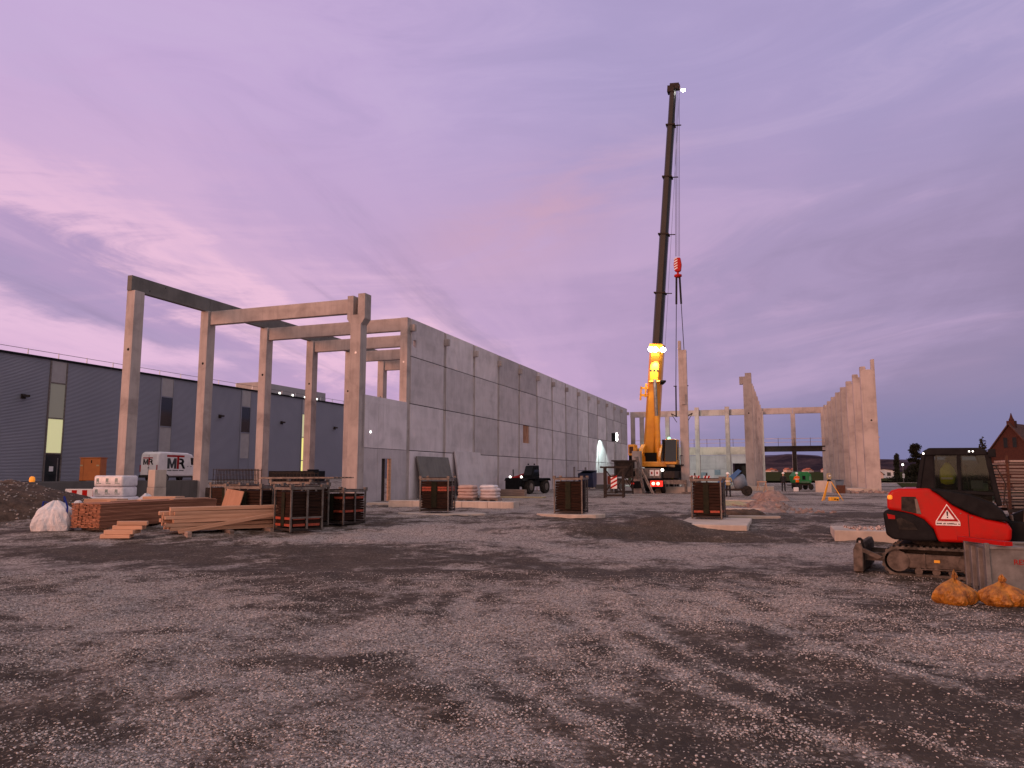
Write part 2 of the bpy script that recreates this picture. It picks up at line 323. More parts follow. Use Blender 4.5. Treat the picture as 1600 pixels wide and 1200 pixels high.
# ---------------------------------------------------------------- value noise for terrain and scatter
def vnoise(x, y, seed=0):
    xi = np.floor(x).astype(np.int64); yi = np.floor(y).astype(np.int64); fx = x - xi; fy = y - yi
    def h(a, b_):
        n = (a * 374761393 + b_ * 668265263 + seed * 974711) & 0x7fffffff
        n = ((n ^ (n >> 13)) * 1274126177) & 0x7fffffff
        return ((n ^ (n >> 16)) & 0xffff) / 65535.0
    sx = fx * fx * (3 - 2 * fx); sy = fy * fy * (3 - 2 * fy)
    return (h(xi, yi) * (1 - sx) + h(xi + 1, yi) * sx) * (1 - sy) + (h(xi, yi + 1) * (1 - sx) + h(xi + 1, yi + 1) * sx) * sy
def fbm(x, y, o=5, seed=0, g=.5):
    a = 1; t_ = 0; s_ = 0
    for k in range(o): t_ = t_ + a * vnoise(x * 2 ** k + 13.7 * k, y * 2 ** k - 7.1 * k, seed + k); s_ += a; a *= g
    return t_ / s_
def sm(x, a, b_):
    q = np.clip((x - a) / (b_ - a), 0, 1); return q * q * (3 - 2 * q)
def gauss(x, y, cx, cy, sx, sy, ang=0):
    c, s_ = math.cos(ang), math.sin(ang); dx = x - cx; dy = y - cy
    return np.exp(-(((dx * c + dy * s_) / sx) ** 2 + ((-dx * s_ + dy * c) / sy) ** 2))
def gz(x, y):
    x = np.asarray(x, float); y = np.asarray(y, float)
    v_, u_ = sinv(x, y); d = np.hypot(x, y)
    z = -.3 + .3 * sm(y, 16, 30) + .95 * sm(-v_, 38.5, 43) * sm(u_, 18, 34)
    near = np.exp(-np.maximum(d - 40, 0) / 25)
    z = z + near * ((fbm(x * .35, y * .35, 3, 3) - .5) * .16 + (fbm(x * 1.3, y * 1.3, 3, 9) - .5) * .10 + sm(y, 15, 24) * (fbm(x * 2.6, y * 2.6, 3, 14) - .5) * .09)
    z = z - .32 * gauss(x, y, 5.6, 22.4, 1.9, .8, -.25) + .16 * gauss(x, y, 2.6, 24.6, 1.8, 1.1) + .34 * gauss(x, y, 4.95, 25.1, 1.1, .8, -.3) - .10 * gauss(x, y, 8.5, 22.3, 1.2, 1.0)
    z = z - .012 * sm(d, 130, 900) * np.minimum(d, 2000) * .2
    return z
def G(x, y): return float(gz(x, y))
def at(x, y, dz=0): return Vector((x, y, G(x, y) + dz))
def gmask(x, y):
    m_ = .42 + 1.15 * (fbm(x * .33 + 3, y * .33, 5, 21, .6) - .5) + .7 * (fbm(x * 1.1, y * 1.1, 4, 33, .6) - .5)
    for k, (off, a) in enumerate(((0, .34), (.62, .26), (-1.75, .22), (-2.4, .2), (2.3, .18))):          # curved wheel tracks
        xc = 1.0 + .045 * (11.7 - y) ** 2 + off
        m_ = m_ + a * np.exp(-((x - xc) / .13) ** 2) * (y < 13) - .16 * np.exp(-((x - xc - .34) / .17) ** 2) * (y < 13)
    for off, a in ((0, .2), (1.9, .18)):
        yc = 9.2 + .05 * (x + 1.5) ** 2 + off
        m_ = m_ - a * np.exp(-((y - yc) / .22) ** 2) * sm(-x, -1, 1)
    m_ = m_ + .30 * gauss(x, y, -5.5, 11.5, 4.5, 2.2, .1) + .22 * gauss(x, y, -.4, 5.6, 2.2, .7) + .18 * gauss(x, y, -1, 10.2, 2.5, .8) + .14 * gauss(x, y, 1.2, 7.2, 1.6, .6)
    m_ = m_ - .4 * gauss(x, y, -7, 19, 7, 1.8) - .25 * gauss(x, y, -1, 15.5, 4, 1.4) - .45 * gauss(x, y, 4.0, 23.5, 2.8, 1.6) - .3 * gauss(x, y, -2.2, 8.1, 1.4, .35)
    m_ = m_ + .45 * gauss(x, y, -2, 23, 5, 2.2, .35) + .3 * gauss(x, y, 7, 19.2, 4, 1.6) + .3 * gauss(x, y, 3, 19.3, 5, .9)
    m_ = m_ + .22 * sm(y, 24, 45) + .35 * sm(y, 24, 34) * (fbm(x * .12 + 5, y * .05, 4, 77) - .5) - .3 * gauss(x, y, 14, 30, 9, 3, .1)
    return m_
def axis(f0, f1, st_, m1, mst, far_lo, far_hi):
    a = list(np.arange(f0, f1, st_)); hi = list(np.arange(f1, m1[1], mst)); lo = list(np.arange(f0 - mst, m1[0], -mst))[::-1]
    g1 = list(m1[1] * (far_hi / m1[1]) ** np.linspace(0, 1, 26)); g0 = list(m1[0] - (np.geomspace(1, far_lo - abs(m1[0]) + 1, 22) - 1))[::-1]
    return np.array(g0 + lo + a + hi + g1)
xs = axis(-13, 13, .15, (-75, 75), .9, 9000, 9000); ys = axis(3, 31, .15, (-12, 135), .9, 3000, 12000)
gx, gy = np.meshgrid(xs, ys); nx, ny = len(xs), len(ys)
zz = gz(gx, gy)
co = np.stack([gx, gy, zz], -1).reshape(-1, 3)
ii = (np.arange(ny - 1)[:, None] * nx + np.arange(nx - 1)[None]).reshape(-1)
fa = np.stack([ii, ii + 1, ii + nx + 1, ii + nx], -1)
def npmesh(name, co, fa, mat, smooth=True):
    me = bpy.data.meshes.new(name); k = fa.shape[1]
    me.vertices.add(len(co)); me.vertices.foreach_set('co', co.astype(np.float32).ravel())
    me.loops.add(fa.size); me.loops.foreach_set('vertex_index', fa.astype(np.int32).ravel())
    me.polygons.add(len(fa)); me.polygons.foreach_set('loop_start', np.arange(0, fa.size, k, dtype=np.int32)); me.polygons.foreach_set('loop_total', np.full(len(fa), k, np.int32))
    me.polygons.foreach_set('use_smooth', np.full(len(fa), smooth)); me.materials.append(M[mat]); me.update(calc_edges=True); me.validate()
    o = bpy.data.objects.new(name, me); C.objects.link(o); return o
ground = npmesh('ground', co, fa, 'ground_gravel'); ground['kind'] = 'structure'
ga = ground.data.attributes.new('gravel', 'FLOAT', 'POINT'); ga.data.foreach_set('value', gmask(gx, gy).astype(np.float32).ravel())

# grass beyond the site, hills behind
def sheet(name, mat, fx, y0, y1, n, dz):
    b_ = MB()
    for i in range(n + 1):
        yy = y0 * (y1 / y0) ** (i / n)
        for j in range(25):
            rise = max(0, yy - 250) * .0075 if y1 > 1000 else 0
            xx = fx(yy)[0] + (fx(yy)[1] - fx(yy)[0]) * j / 24
            b_.v.append((xx, yy, G(xx, yy) + dz + rise))
    for i in range(n):
        for j in range(24): b_.f.append((i * 25 + j, i * 25 + j + 1, (i + 1) * 25 + j + 1, (i + 1) * 25 + j)); b_.m.append(0)
    o = b_.build(name, mat, smooth=True); o['kind'] = 'structure'; return o
sheet('field', 'field_grass', lambda y: (-y * .6, y * 1.2), 138, 1200, 16, .35)
sheet('grass_verge', 'field_grass', lambda y: (y * .497 + 2, y * 1.1 + 40), 58, 136, 10, .06)
def hill(name, mat, Y, depth, prof, seed, amp):
    n, k = 700, 10; x0, x1 = prof[0][0], prof[-1][0]; b_ = MB()
    xs_ = np.linspace(x0, x1, n); hh = np.interp(xs_, [p[0] for p in prof], [p[1] for p in prof])
    for j in range(k):
        f = math.sin(math.pi * .5 * min(1, j / 6)) if j < 7 else 1 - (j - 6) / 4
        for i in range(n):
            z = hh[i] * f + amp * f * (float(fbm(np.array(xs_[i] / 90), np.array(j * .9), 5, seed)) - .5) + f * amp * .55 * (float(fbm(np.array(xs_[i] / 22), np.array(j * 1.7), 4, seed + 3)) - .5)
            b_.v.append((xs_[i], Y + depth * (j - 6) / 6, z - 12))
    for j in range(k - 1):
        for i in range(n - 1): a = j * n + i; b_.f.append((a, a + 1, a + n + 1, a + n)); b_.m.append(0)
    o = b_.build(name, mat, smooth=True); o['kind'] = 'structure'
hill('hills', 'hazy_hill_forest', 1800, 700, [(-1500, 20), (300, 40), (560, 48), (620, 57), (660, 49), (700, 47), (745, 51), (775, 45), (820, 42), (900, 36), (1100, 30), (1600, 26), (2600, 20)], 5, 16)
hill('far_hills', 'hazy_hill_far', 3800, 900, [(-2500, 70), (900, 80), (1330, 108), (1420, 112), (1500, 98), (1700, 84), (2100, 84), (2600, 66), (5200, 50)], 8, 14)

# loose stones in front of the camera
def stones(name, n, mat, yr, sizes, bias):
    P = []
    while sum(len(p) for p in P) < n:
        yy = yr[0] + (yr[1] - yr[0]) * rng.random(60000) ** bias; xx = (rng.random(60000) - .5) * 1.62 * yy
        keep = rng.random(60000) < np.clip((gmask(xx, yy) + .9 * (fbm(xx * 2.3, yy * 2.3, 4, 91, .6) - .5) - .18) * 1.7, .07, 1)
        P.append(np.stack([xx[keep], yy[keep]], -1))
    P = np.concatenate(P)[:n]; zz_ = gz(P[:, 0], P[:, 1])
    base_ = np.array([(1, 0, 0), (-1, 0, 0), (0, 1, 0), (0, -1, 0), (.55, .55, .75), (-.55, .5, .7), (.5, -.6, .65), (-.5, -.5, .8)], float)
    fs = np.array([(0, 2, 4), (2, 5, 4), (2, 1, 5), (1, 7, 5), (1, 3, 7), (3, 6, 7), (3, 0, 6), (0, 4, 6), (4, 5, 6), (5, 7, 6)])
    sz = sizes[0] + (sizes[1] - sizes[0]) * rng.random(n) ** 2.2
    V = base_[None] * (1 + .35 * (rng.random((n, 8, 3)) - .5)) * sz[:, None, None] * np.stack([np.ones(n), .6 + .4 * rng.random(n), .45 + .35 * rng.random(n)], -1)[:, None]
    a = rng.random(n) * 6.283; ca, sa = np.cos(a)[:, None], np.sin(a)[:, None]
    V = np.stack([V[..., 0] * ca - V[..., 1] * sa, V[..., 0] * sa + V[..., 1] * ca, V[..., 2]], -1)
    tl = (rng.random(n) - .5) * .7; V[..., 2] += V[..., 0] * tl[:, None]
    V += np.stack([P[:, 0], P[:, 1], zz_ + sz * .05], -1)[:, None]
    o = npmesh(name, V.reshape(-1, 3), (fs[None] + (np.arange(n) * 8)[:, None, None]).reshape(-1, 3), mat, False)
    ca_ = o.data.attributes.new('tone', 'FLOAT', 'POINT'); ca_.data.foreach_set('value', np.repeat(rng.random(n), 8).astype(np.float32)); return o
m, t, b = shader('stone_mix')
tn = t.new('ShaderNodeAttribute', attribute_name='tone').outputs['Fac']
t.put(b.inputs['Base Color'], t.ramp(tn, [(0, (.08, .068, .062)), (.4, (.27, .235, .223)), (.8, (.48, .42, .405)), (1, (.66, .60, .585))])); b.inputs['Roughness'].default_value = .85
tag(stones('gravel_stones', 150000, 'stone_mix', (4.4, 15.5), (.005, .0160), 1.15), 'loose pale gravel stones strewn over the foreground', 'gravel', kind='stuff')
#==PART2==
# ================================================================ the new hall: precast concrete frame
V0 = -23.68; VA = -35.6; HT = 12.4
def ub(i): return 45.25 + 5.8 * i - .018 * i * i
UA = [33.2, 39.2] + [ub(i) for i in range(0, 6)]
def hole(mb, x, y, z, r=.09): mb.tube((x, y - .006, z), (x, y + .01, z), r, 10)
def column(name, v_, u_, h, w_, d_, label, group, mat='concrete', holes=(), fin=0, z0=None, cat='column', notch=False):
    z0 = G(*S(v_, u_)[:2]) - .3 if z0 is None else z0
    mb = MB()
    mb.bx(-w_ / 2, w_ / 2, -d_ / 2, d_ / 2, z0, h - (.9 if notch else 0))
    if notch:
        mb.bx(-w_ / 2, -w_ / 2 + .2, -d_ / 2, d_ / 2, h - .9, h)
    mb.mi = 1
    for hx, hz in holes: hole(mb, hx, -d_ / 2, hz)
    o = mb.build(name, [mat, 'black_paint'], None, S(v_, u_), -TH, .02)
    return tag(o, label, cat, group)
# left row with its long edge beam
for k, u_ in enumerate(UA):
    column('concrete_column', VA, u_, 12.42, .62, .72, f'{NUM[k]} bare concrete column of the left row, counted from the free beam end by the white van' if k else 'foremost bare concrete column of the left row, under the free end of the edge beam',
           'columns of the left row', holes=[(.05, 8.9)])
for k in range(len(UA) - 1):
    u0, u1 = UA[k], UA[k + 1]; s0 = u0 - (.45 if k == 0 else 0)
    mb = MB(); mb.bx(-.17, .17, s0 - u0 + .012, u1 - u0 - .012, 12.425, 13.32)
    mb.mi = 1; mb.bx(.165, .173, .9, .96, 12.6, 12.72); mb.bx(.165, .173, 2.1, 2.16, 13.1, 13.18)
    tag(mb.build('edge_beam', ['concrete_dark', 'black_paint'], None, S(VA - .08, u0), -TH, .015), f'{NUM[k]} dark concrete edge beam along the left column row, counted from its free end', 'beam', 'edge beams on the left row')
# forked corner column
fk = MB(); fk.bx(-.36, .36, -.36, .36, -.3, 10.75)
fk.prism([(-.36, 10.75), (.36, 10.75), (.62, 11.1), (.62, 11.35), (-.62, 11.35), (-.62, 11.1)], -.36, .36)
fk.bx(-.62, -.2, -.36, .36, 11.35, 12.55); fk.bx(.12, .62, -.36, .36, 11.35, 12.65); fk.bx(-.2, .12, .1, .36, 11.35, 12.5)
fk.mi = 1; hole(fk, .05, -.36, 9.0, .07)
tag(fk.build('forked_column', ['concrete', 'white_paint'], None, S(V0 - .36, 39.2), -TH, .02), 'tall concrete column with a forked head carrying the foremost cross beam', 'column')
# cross beams
for k in range(1, 7):
    u_ = UA[k]; x1 = (V0 - .98) if k == 1 else V0 - .62
    mb = MB(); mb.bx(VA + .33, x1, -.2, .2, 11.5, 12.4)
    tag(mb.build('cross_beam', 'concrete', None, S(0, u_), -TH, .02), f'{NUM[k-1]} concrete cross beam from the front, spanning from the left column row to the {"forked column" if k == 1 else "long panel wall"}', 'beam', 'cross beams')
# the long wall: columns and four rows of panels
NB = 14
for i in range(NB + 1):
    u_ = ub(i); mb = MB()
    mb.bx(-.62, -.07, -.24, .24, -.5, 12.4)
    if i > 0: mb.bx(-.2, .34, -.16, .16, 11.35, 11.85)
    else: mb.bx(-.2, .3, .1, .4, 11.5, 11.95)
    mb.mi = 1
    if i == 0: hole(mb, -.34, -.24, 9.3, .07)
    tag(mb.build('wall_column', ['concrete', 'white_paint'], None, S(V0, u_), -TH, .02), 'end column at the near corner of the long concrete panel wall' if i == 0 else f'{NUM[i]} column showing as a strip between the panels of the long wall, from the near corner', 'column', 'columns in the long wall')
lw = thing('panel_wall', 'long grey wall of stacked precast concrete panels running to the back', 'wall', S(V0, ub(0)), -TH)
ROWS = [(-.35, 3.235), (3.285, 6.435), (6.485, 9.715), (9.765, 12.38)]
for i in range(NB):
    for r_, (z0, z1) in enumerate(ROWS):
        a0, a1 = ub(i) - ub(0) + .255, ub(i + 1) - ub(0) - .255
        if i == 0: a0 = .25
        mb = MB()
        if (i, r_) == (0, 3):
            hx0, hx1, hz0, hz1 = .55, 1.0, 10.45, 10.95
        elif (i, r_) == (4, 1):
            hx0, hx1, hz0, hz1 = a0 + .9, a0 + 2.9, 4.7, 6.45
        elif r_ == 0 and i in (7, 8):
            hx0, hx1, hz0, hz1 = (a0 + 3.0, a0 + 3.9, -.35, 2.5)
        else: hx0 = None
        if hx0 is None: mb.bx(-.2, random.uniform(-.012, .012), a0, a1, z0, z1)
        else:
            mb.bx(-.2, 0, a0, hx0, z0, z1); mb.bx(-.2, 0, hx1, a1, z0, z1)
            if hz0 > z0 + .05: mb.bx(-.2, 0, hx0, hx1, z0, hz0)
            if hz1 < z1 - .05: mb.bx(-.2, 0, hx0, hx1, hz1, z1)
        p_ = mb.build('wall_panel', 'panel_concrete', lw, bevel=.012)
        if (i, r_) == (4, 1):
            mb = MB(); mb.bx(-.15, -.1, hx0, hx1, hz0, hz1); mb.bx(-.08, -.02, hx0 + .5, hx0 + .62, hz0, hz1); mb.bar((-.05, hx0 + .7, hz0), (-.05, hx0 + 1.5, hz1), .06); mb.build('boarded_window', 'ply_light', lw)
for z_ in (3.26, 6.46, 9.74):
    mb = MB(); mb.bx(-.10, -.05, .3, ub(NB) - ub(0) - .3, z_ - .024, z_ + .024); mb.build('panel_joint', 'black_paint', lw)
for i in (7, 8): MB().bx(-.55, -.25, ub(i) - ub(0) + 3.1, ub(i) - ub(0) + 4.3, -.3, 2.6).build('door_leaf', 'steel_dark', lw)
# low wall between forked column and corner
ew = thing('end_wall', 'low two-storey concrete wall with a doorway next to the forked column', 'wall', S(V0, 39.2), -TH)
L_ = ub(0) - 39.2 - .25
MB().bx(-.22, -.01, .02, 2.0, -.3, 3.25).bx(-.22, -.01, 2.025, 2.55, -.3, 3.25).bx(-.22, -.01, 3.75, L_, -.3, 3.25).bx(-.22, -.01, 2.55, 3.75, 2.65, 3.25).build('lower_panel', 'panel_concrete', ew, bevel=.01)
mb = MB(); mb.bx(-.22, 0, .02, 2.0, 3.275, 6.5).bx(-.22, 0, 2.02, L_, 3.275, 6.5); mb.build('upper_panel', 'panel_concrete', ew, bevel=.01)
mb = MB(); mb.bx(-.2, -.1, .1, L_ - .05, 3.2, 3.32); mb.build('panel_joint', 'black_paint', ew)
mb = MB(); mb.bx(-.3, -.24, 2.5, 3.35, -.2, 2.7); mb.build('door_leaf', 'steel_dark', ew)
mb = MB(); mb.bx(-.215, .01, 3.62, 3.745, -.1, 2.645); mb.build('door_frame', 'timber', ew)
mb = MB(); mb.lathe([(.07, 0), (.07, .03)], 10, Matrix.Translation((.0, 1.05, 4.25)) @ Matrix.Rotation(R(90), 4, 'Y')); mb.build('site_lamp', 'lamp_small', ew)
# plinth between the first left columns, with stub column
mb = MB(); mb.bx(-.15, .15, .4, UA[1] - UA[0] - .4, -.2, 1.28); tag(mb.build('plinth_wall', 'plinth_concrete', None, S(VA, UA[0]), -TH, .02), 'low dark concrete plinth wall between the first two left columns below the van', 'wall')
mb = MB(); mb.bx(-.15, .15, -6.0, -.4, -.2, 1.28); tag(mb.build('plinth_wall', 'plinth_concrete', None, S(VA, UA[0]), -TH, .02), 'low dark concrete plinth wall running left of the foremost column behind the insulation packs', 'wall')
mb = MB(); mb.bx(-.31, .31, -.36, .36, -.3, 1.02); mb.bx(-.29, .31, -.34, .34, 1.03, 1.95); tag(mb.build('column_stub', 'concrete_light', None, at(-19.0, 40.2), -R(30), .015), 'short pale concrete column stub standing in front of the white van', 'column')
# strip foundations
for (v_, u_, a0, a1, z1, lb) in ((-12.3, 35.0, -6.9, 0, .32, 'pale concrete strip foundation lying across the site behind the striped crate'), ):
    mb = MB()
    for k in range(5): mb.bx(a0 * (1 - k / 5) , a0 * (1 - (k + 1) / 5) - .012, -.4, .4, -.4, z1)
    tag(mb.build('strip_foundation', 'concrete_light', None, S(v_, u_), -TH, .015), lb, 'foundation')
mb = MB(); mb.bx(-2.2, 0, -.35, .35, -.4, .12); tag(mb.build('strip_foundation', 'concrete_light', None, S(-19.2, 36.5), -TH, .015), 'short pale concrete strip foundation by the doorway of the low wall', 'foundation')
# right-hand rows
for k in range(8):
    u_ = 80.9 + 6.05 * k; v_ = -2.92 + .006 * (u_ - 80)
    z1 = 12.1
    mb = MB(); mb.bx(-.42, .42, -.4, .4, -.4, z1 - .7); mb.bx(-.42, .1, -.4, .4, z1 - .7, z1 + .25) if k else mb.bx(-.2, .42, -.4, .4, z1 - .7, z1)
    if k == 0: mb.bx(-.78, -.2, -.3, .3, z1 - 1.15, z1 - .35); mb.bx(.3, .43, -.41, -.3, 4.8, 4.86)
    mb.mi = 1; hole(mb, .05, -.4, 7.9, .08)
    tag(mb.build('concrete_column', ['concrete', 'black_paint'], None, S(v_, u_), -TH, .02), f'{NUM[k]} column from the front in the middle row right of the hanging column', 'column', 'columns of the middle row')
for k in range(9):
    u_ = 76.4 + 5.9 * k; v_ = 8.0 - .0265 * (u_ - 76)
    z1 = 12.1; w_ = .62
    mb = MB(); mb.bx(-w_, w_, -.4, .4, -.4, z1 - .75); mb.bx(w_ - .28, w_, -.4, .4, z1 - .75, z1 + .2); mb.bx(-w_, -w_ + .45, -.4, .4, z1 - .75, z1 - .45)
    if k == 0: mb.bx(w_ - .1, w_ + .1, -.42, .0, 5.0, 5.08)
    mb.mi = 1; hole(mb, .1, -.4, 6.6 + .15 * (k % 3), .09)
    tag(mb.build('concrete_column', ['concrete', 'black_paint'], None, S(v_, u_), -TH, .02), f'{NUM[k]} column from the front in the outer right row, beside the red excavator', 'column', 'columns of the right row')
# rear frame
UR = 123.7
RC = [-22.9, -21.4, -17.2, -12.4, -7.7, 2.1, 6.9]
for k, v_ in enumerate(RC):
    hgt = 12.2 if k in (3, 4) else 10.95
    mb = MB(); mb.bx(-.33, .33, -.3, .3, -.8, hgt if k not in (3, 4) else 12.3); tag(mb.build('rear_column', 'concrete', None, S(v_, UR - (.55 if k in (3, 4) else 0)), -TH, .02), f'{NUM[k]} column from the left in the rear frame under the far beam', 'column', 'columns of the rear frame')
ends = [-23.3, -12.75, -8.05, -2.75, 2.1, 6.6]
for k in range(5):
    mb = MB(); mb.bx(ends[k] + .02, ends[k + 1] - .02, -.2, .2, 10.96, 11.9)
    tag(mb.build('rear_beam', 'concrete', None, S(0, UR), -TH, .02), f'{NUM[k]} beam from the left along the top of the rear frame', 'beam', 'beams of the rear frame')
rw = thing('rear_wall', 'pale floodlit concrete panel wall with a dark doorway at the back of the site', 'wall', S(0, UR - .5), -TH)
for a, b_ in ((-23.2, -17.3), (-17.2, -12.5), (-12.4, -7.75)):
    for z0, z1 in ((-.8, 2.4), (2.43, 4.6)): MB().bx(a, b_, -.1, .1, z0, z1).build('wall_panel', 'panel_concrete', rw, bevel=.01)
MB().bx(-7.7, -2.8, -.1, .1, 3.3, 4.6).bx(-7.7, -7.1, -.1, .1, -.8, 3.3).build('wall_panel', 'panel_concrete', rw, bevel=.01)
MB().bx(-23.2, -2.8, -.25, .3, 4.65, 5.9).build('deck_edge', 'concrete_light', rw, bevel=.01)
MB().bx(-7.0, -2.9, 2.5, 2.7, -.8, 3.3).build('dark_doorway', 'steel_dark', rw)
MB().bx(-12.0, -11.0, -.14, -.1, .5, 1.9).build('wall_board', 'grey_blue', rw); MB().bx(-9.9, -9.0, -.16, -.1, 1.5, 2.3).build('wall_board', 'grey_blue', rw)
dk = thing('steel_portal', 'dark steel portal over the open passage at the back of the site', 'portal', S(0, UR - .3), -TH)
MB().bx(-2.7, 7.0, -.25, .25, 5.08, 5.25).bx(-2.7, 7.0, -.1, .1, 5.25, 5.75).bx(-2.7, 7.0, -.25, .25, 5.75, 5.95).build('lintel_beam', 'steel_dark', dk)
for v_ in (-2.55, 2.1, 6.85): MB().bx(v_ - .28, v_ + .28, -.2, .2, -.8, 5.07).build('post', 'steel_dark', dk)
for a, b_, lb in ((-23, -2.9, 'thin guard rail along the rear deck left of the middle columns'), (-2.5, 6.8, 'thin guard rail above the dark steel portal')):
    gr = thing('guard_rail', lb, 'railing', S(0, UR - .6, 5.95), -TH, 'guard rails on the rear deck')
    n = int((b_ - a) / 2)
    for k in range(n + 1): MB().bx(a + (b_ - a) * k / n - .03, a + (b_ - a) * k / n + .03, -.03, .03, -.02, 1.25).build('post', 'steel_dark' if k % 3 else 'rust', gr)
    MB().bx(a, b_, -.02, .02, 1.1, 1.16).bx(a, b_, -.02, .02, .55, .6).build('rail', 'timber', gr)

# ================================================================ existing hall on the left
LV = -62.0; LZ = .55
lb = thing('metal_clad_hall', 'long dark grey metal clad hall with lit window strips on the left', 'hall', S(LV, 20, 0), -TH)
MB().bx(-40, 0, -10, 130, .2, 11.95).build('wall', 'cladding', lb)
MB().bx(-40.2, .12, -10.2, 130.2, 11.95, 12.15).build('roof_edge', 'black_paint', lb)
MB().bx(-.2, .06, -10, 130, .2, 1.0).build('base_strip', 'plinth_concrete', lb)
def wstrip(u_, wd, kind):
    y0 = u_ - 20; y1 = y0 + wd
    f = MB(); f.bx(-.05, .08, y0 - .13, y0, .9, 11.9); f.bx(-.05, .08, y1, y1 + .13, .9, 11.9)
    for z_ in (3.5, 6.68, 9.9): f.bx(-.05, .075, y0, y1, z_ - .06, z_ + .06)
    fo = f.build('window_strip', 'steel_grey' if kind == 1 else 'cladding', lb)
    MB().bx(-.02, .03, y0, y1, 9.96, 11.9).build('top_panel', 'curtain_wall', fo)
    k1, k2, k3 = {1: ('lit_window_dim', 'lit_window', 'dark_glass'), 2: ('dark_glass', 'curtain_wall', 'dark_glass'), 3: ('lit_window', 'lit_yellow', 'lit_yellow')}[kind]
    MB().bx(-.02, .03, y0, y1, 6.74, 9.84).build('pane', k1, fo)
    MB().bx(-.02, .03, y0, y1, 3.56, 6.62).build('pane', k2, fo)
    if kind == 2: MB().bx(-.02, .035, y0, y1, .95, 3.44).build('lower_panel', 'cladding', fo)
    else:
        MB().bx(-.02, .03, y0, y1, .95, 3.44).build('door', k3, fo)
        MB().bx(.03, .05, y0 + .45, y0 + .85, 1.9, 2.35).build('notice', 'white_paint', fo)
        MB().bx(.03, .06, y1 - .3, y1 - .22, .95, 3.1).build('door_bar', 'galvanised', fo)
for u_, wd, kd in ((49.0, 1.5, 1), (61.9, 1.6, 2), (74.6, 1.6, 2), (87.0, 1.5, 3), (99.6, 1.5, 2), (112, 1.5, 2)): wstrip(u_, wd, kd)
for u_ in (46.5, 70.9, 82.5, 95.0):
    mb = MB(); mb.bx(0, .1, u_ - 20.2, u_ - 19.8, 8.2, 8.6); mb.bx(.1, .35, u_ - 20.25, u_ - 19.6, 8.35, 8.55); mb.build('wall_lamp', 'steel_dark', lb)
for k in range(44): MB().bx(-.53, -.47, -9 + 3 * k, -8.94 + 3 * k, 12.1, 12.75).build('railing_post', 'white_paint', lb)
MB().bx(-.52, -.49, -9.5, 124, 12.68, 12.72).build('roof_rail', 'steel_grey', lb)
ru = MB().bx(-6, -2, 60.5, 75.5, 12.1, 13.7).build('roof_unit', 'curtain_wall', lb, bevel=.03)
for k in range(5): MB().bx(-2.0, -1.9, 61.5 + 2.9 * k, 61.7 + 2.9 * k, 12.2, 12.7).build('roof_light', 'lamp_small', ru)
MB().bx(-4.5, -3, 75.6, 77, 12.1, 13.2).build('duct', 'steel_grey', ru)
# ================================================================ mobile crane lifting a column
HEAD = -TH
cr = thing('mobile_crane', 'yellow mobile crane with a tall black telescopic boom and lit floodlights', 'crane', at(13.4, 69.5), HEAD)
c0 = Vector(cr.location)
def loc(p):                                           # world point to crane coordinates
    d = Vector(p) - c0; return Vector((d.x * VX + d.y * VY, d.x * UX + d.y * UY, d.z))
# carrier: rear end towards the camera
ch = MB(); ch.bx(-1.35, 1.35, -5.2, 7.2, .75, 1.25); ch.bx(-1.3, 1.3, 7.2, 9.4, .7, 2.6); cro = ch.build('carrier', 'black_paint', cr, bevel=.04)
rp = MB().bx(-1.9, 1.2, -5.45, -4.6, 1.3, 2.15).build('rear_box', 'steel_grey', cr, bevel=.03)
MB().bx(-1.2, -1.0, -5.47, -5.45, 1.45, 1.9).build('vent', 'black_paint', rp); MB().bx(-.45, -.2, -5.47, -5.45, 1.4, 1.9).build('vent', 'black_paint', rp)
for x in (.25, .7): MB().bx(x, x + .36, -5.47, -5.45, 1.5, 2.0).build('plate', 'white_paint', rp); MB().bx(x + .12, x + .24, -5.48, -5.47, 1.65, 1.85).build('plate_mark', 'red_mark', rp)
MB().bx(1.25, 2.3, -5.0, 5, 1.3, 1.9).build('deck_box', 'steel_dark', cr, bevel=.03)
MB().bx(-1.4, 1.4, -5.5, -5.3, .45, 1.05).build('bumper', 'black_paint', cr, bevel=.03)
for x in (.55, .95): MB().lathe([(.13, 0), (.13, .05)], 12, Matrix.Translation((x, -5.5, .85)) @ Matrix.Rotation(R(90), 4, 'X')).build('tail_light', 'tail_hot', cr)
MB().bx(.3, 1.35, -5.52, -5.5, .6, 1.1).build('tail_panel', 'tail_red', cr)
MB().lathe([(.1, 0), (.1, .05)], 12, Matrix.Translation((-1.2, -5.5, .85)) @ Matrix.Rotation(R(90), 4, 'X')).build('tail_light', 'tail_red', cr)
MB().lathe([(.12, 0), (.12, .08)], 10, Matrix.Translation((1.35, -5.5, 2.0)) @ Matrix.Rotation(R(90), 4, 'X')).build('work_light', 'lamp_small', cr)
for y in (-3.9, -2.2, 1.6, 3.3, 5.2):
    for sgn in (-1, 1):
        wh = MB().lathe([(.45, -.19), (.66, -.16), (.7, -.08), (.7, .08), (.66, .16), (.45, .19)], 20, Matrix.Translation((sgn * 1.15, y, .7)) @ Matrix.Rotation(R(90), 4, 'Y')).build('wheel', 'rubber', cr)
        MB().lathe([(.42, -.2), (.42, .2)], 14, Matrix.Translation((sgn * 1.16, y, .7)) @ Matrix.Rotation(R(90), 4, 'Y')).build('rim', 'steel_grey', wh)
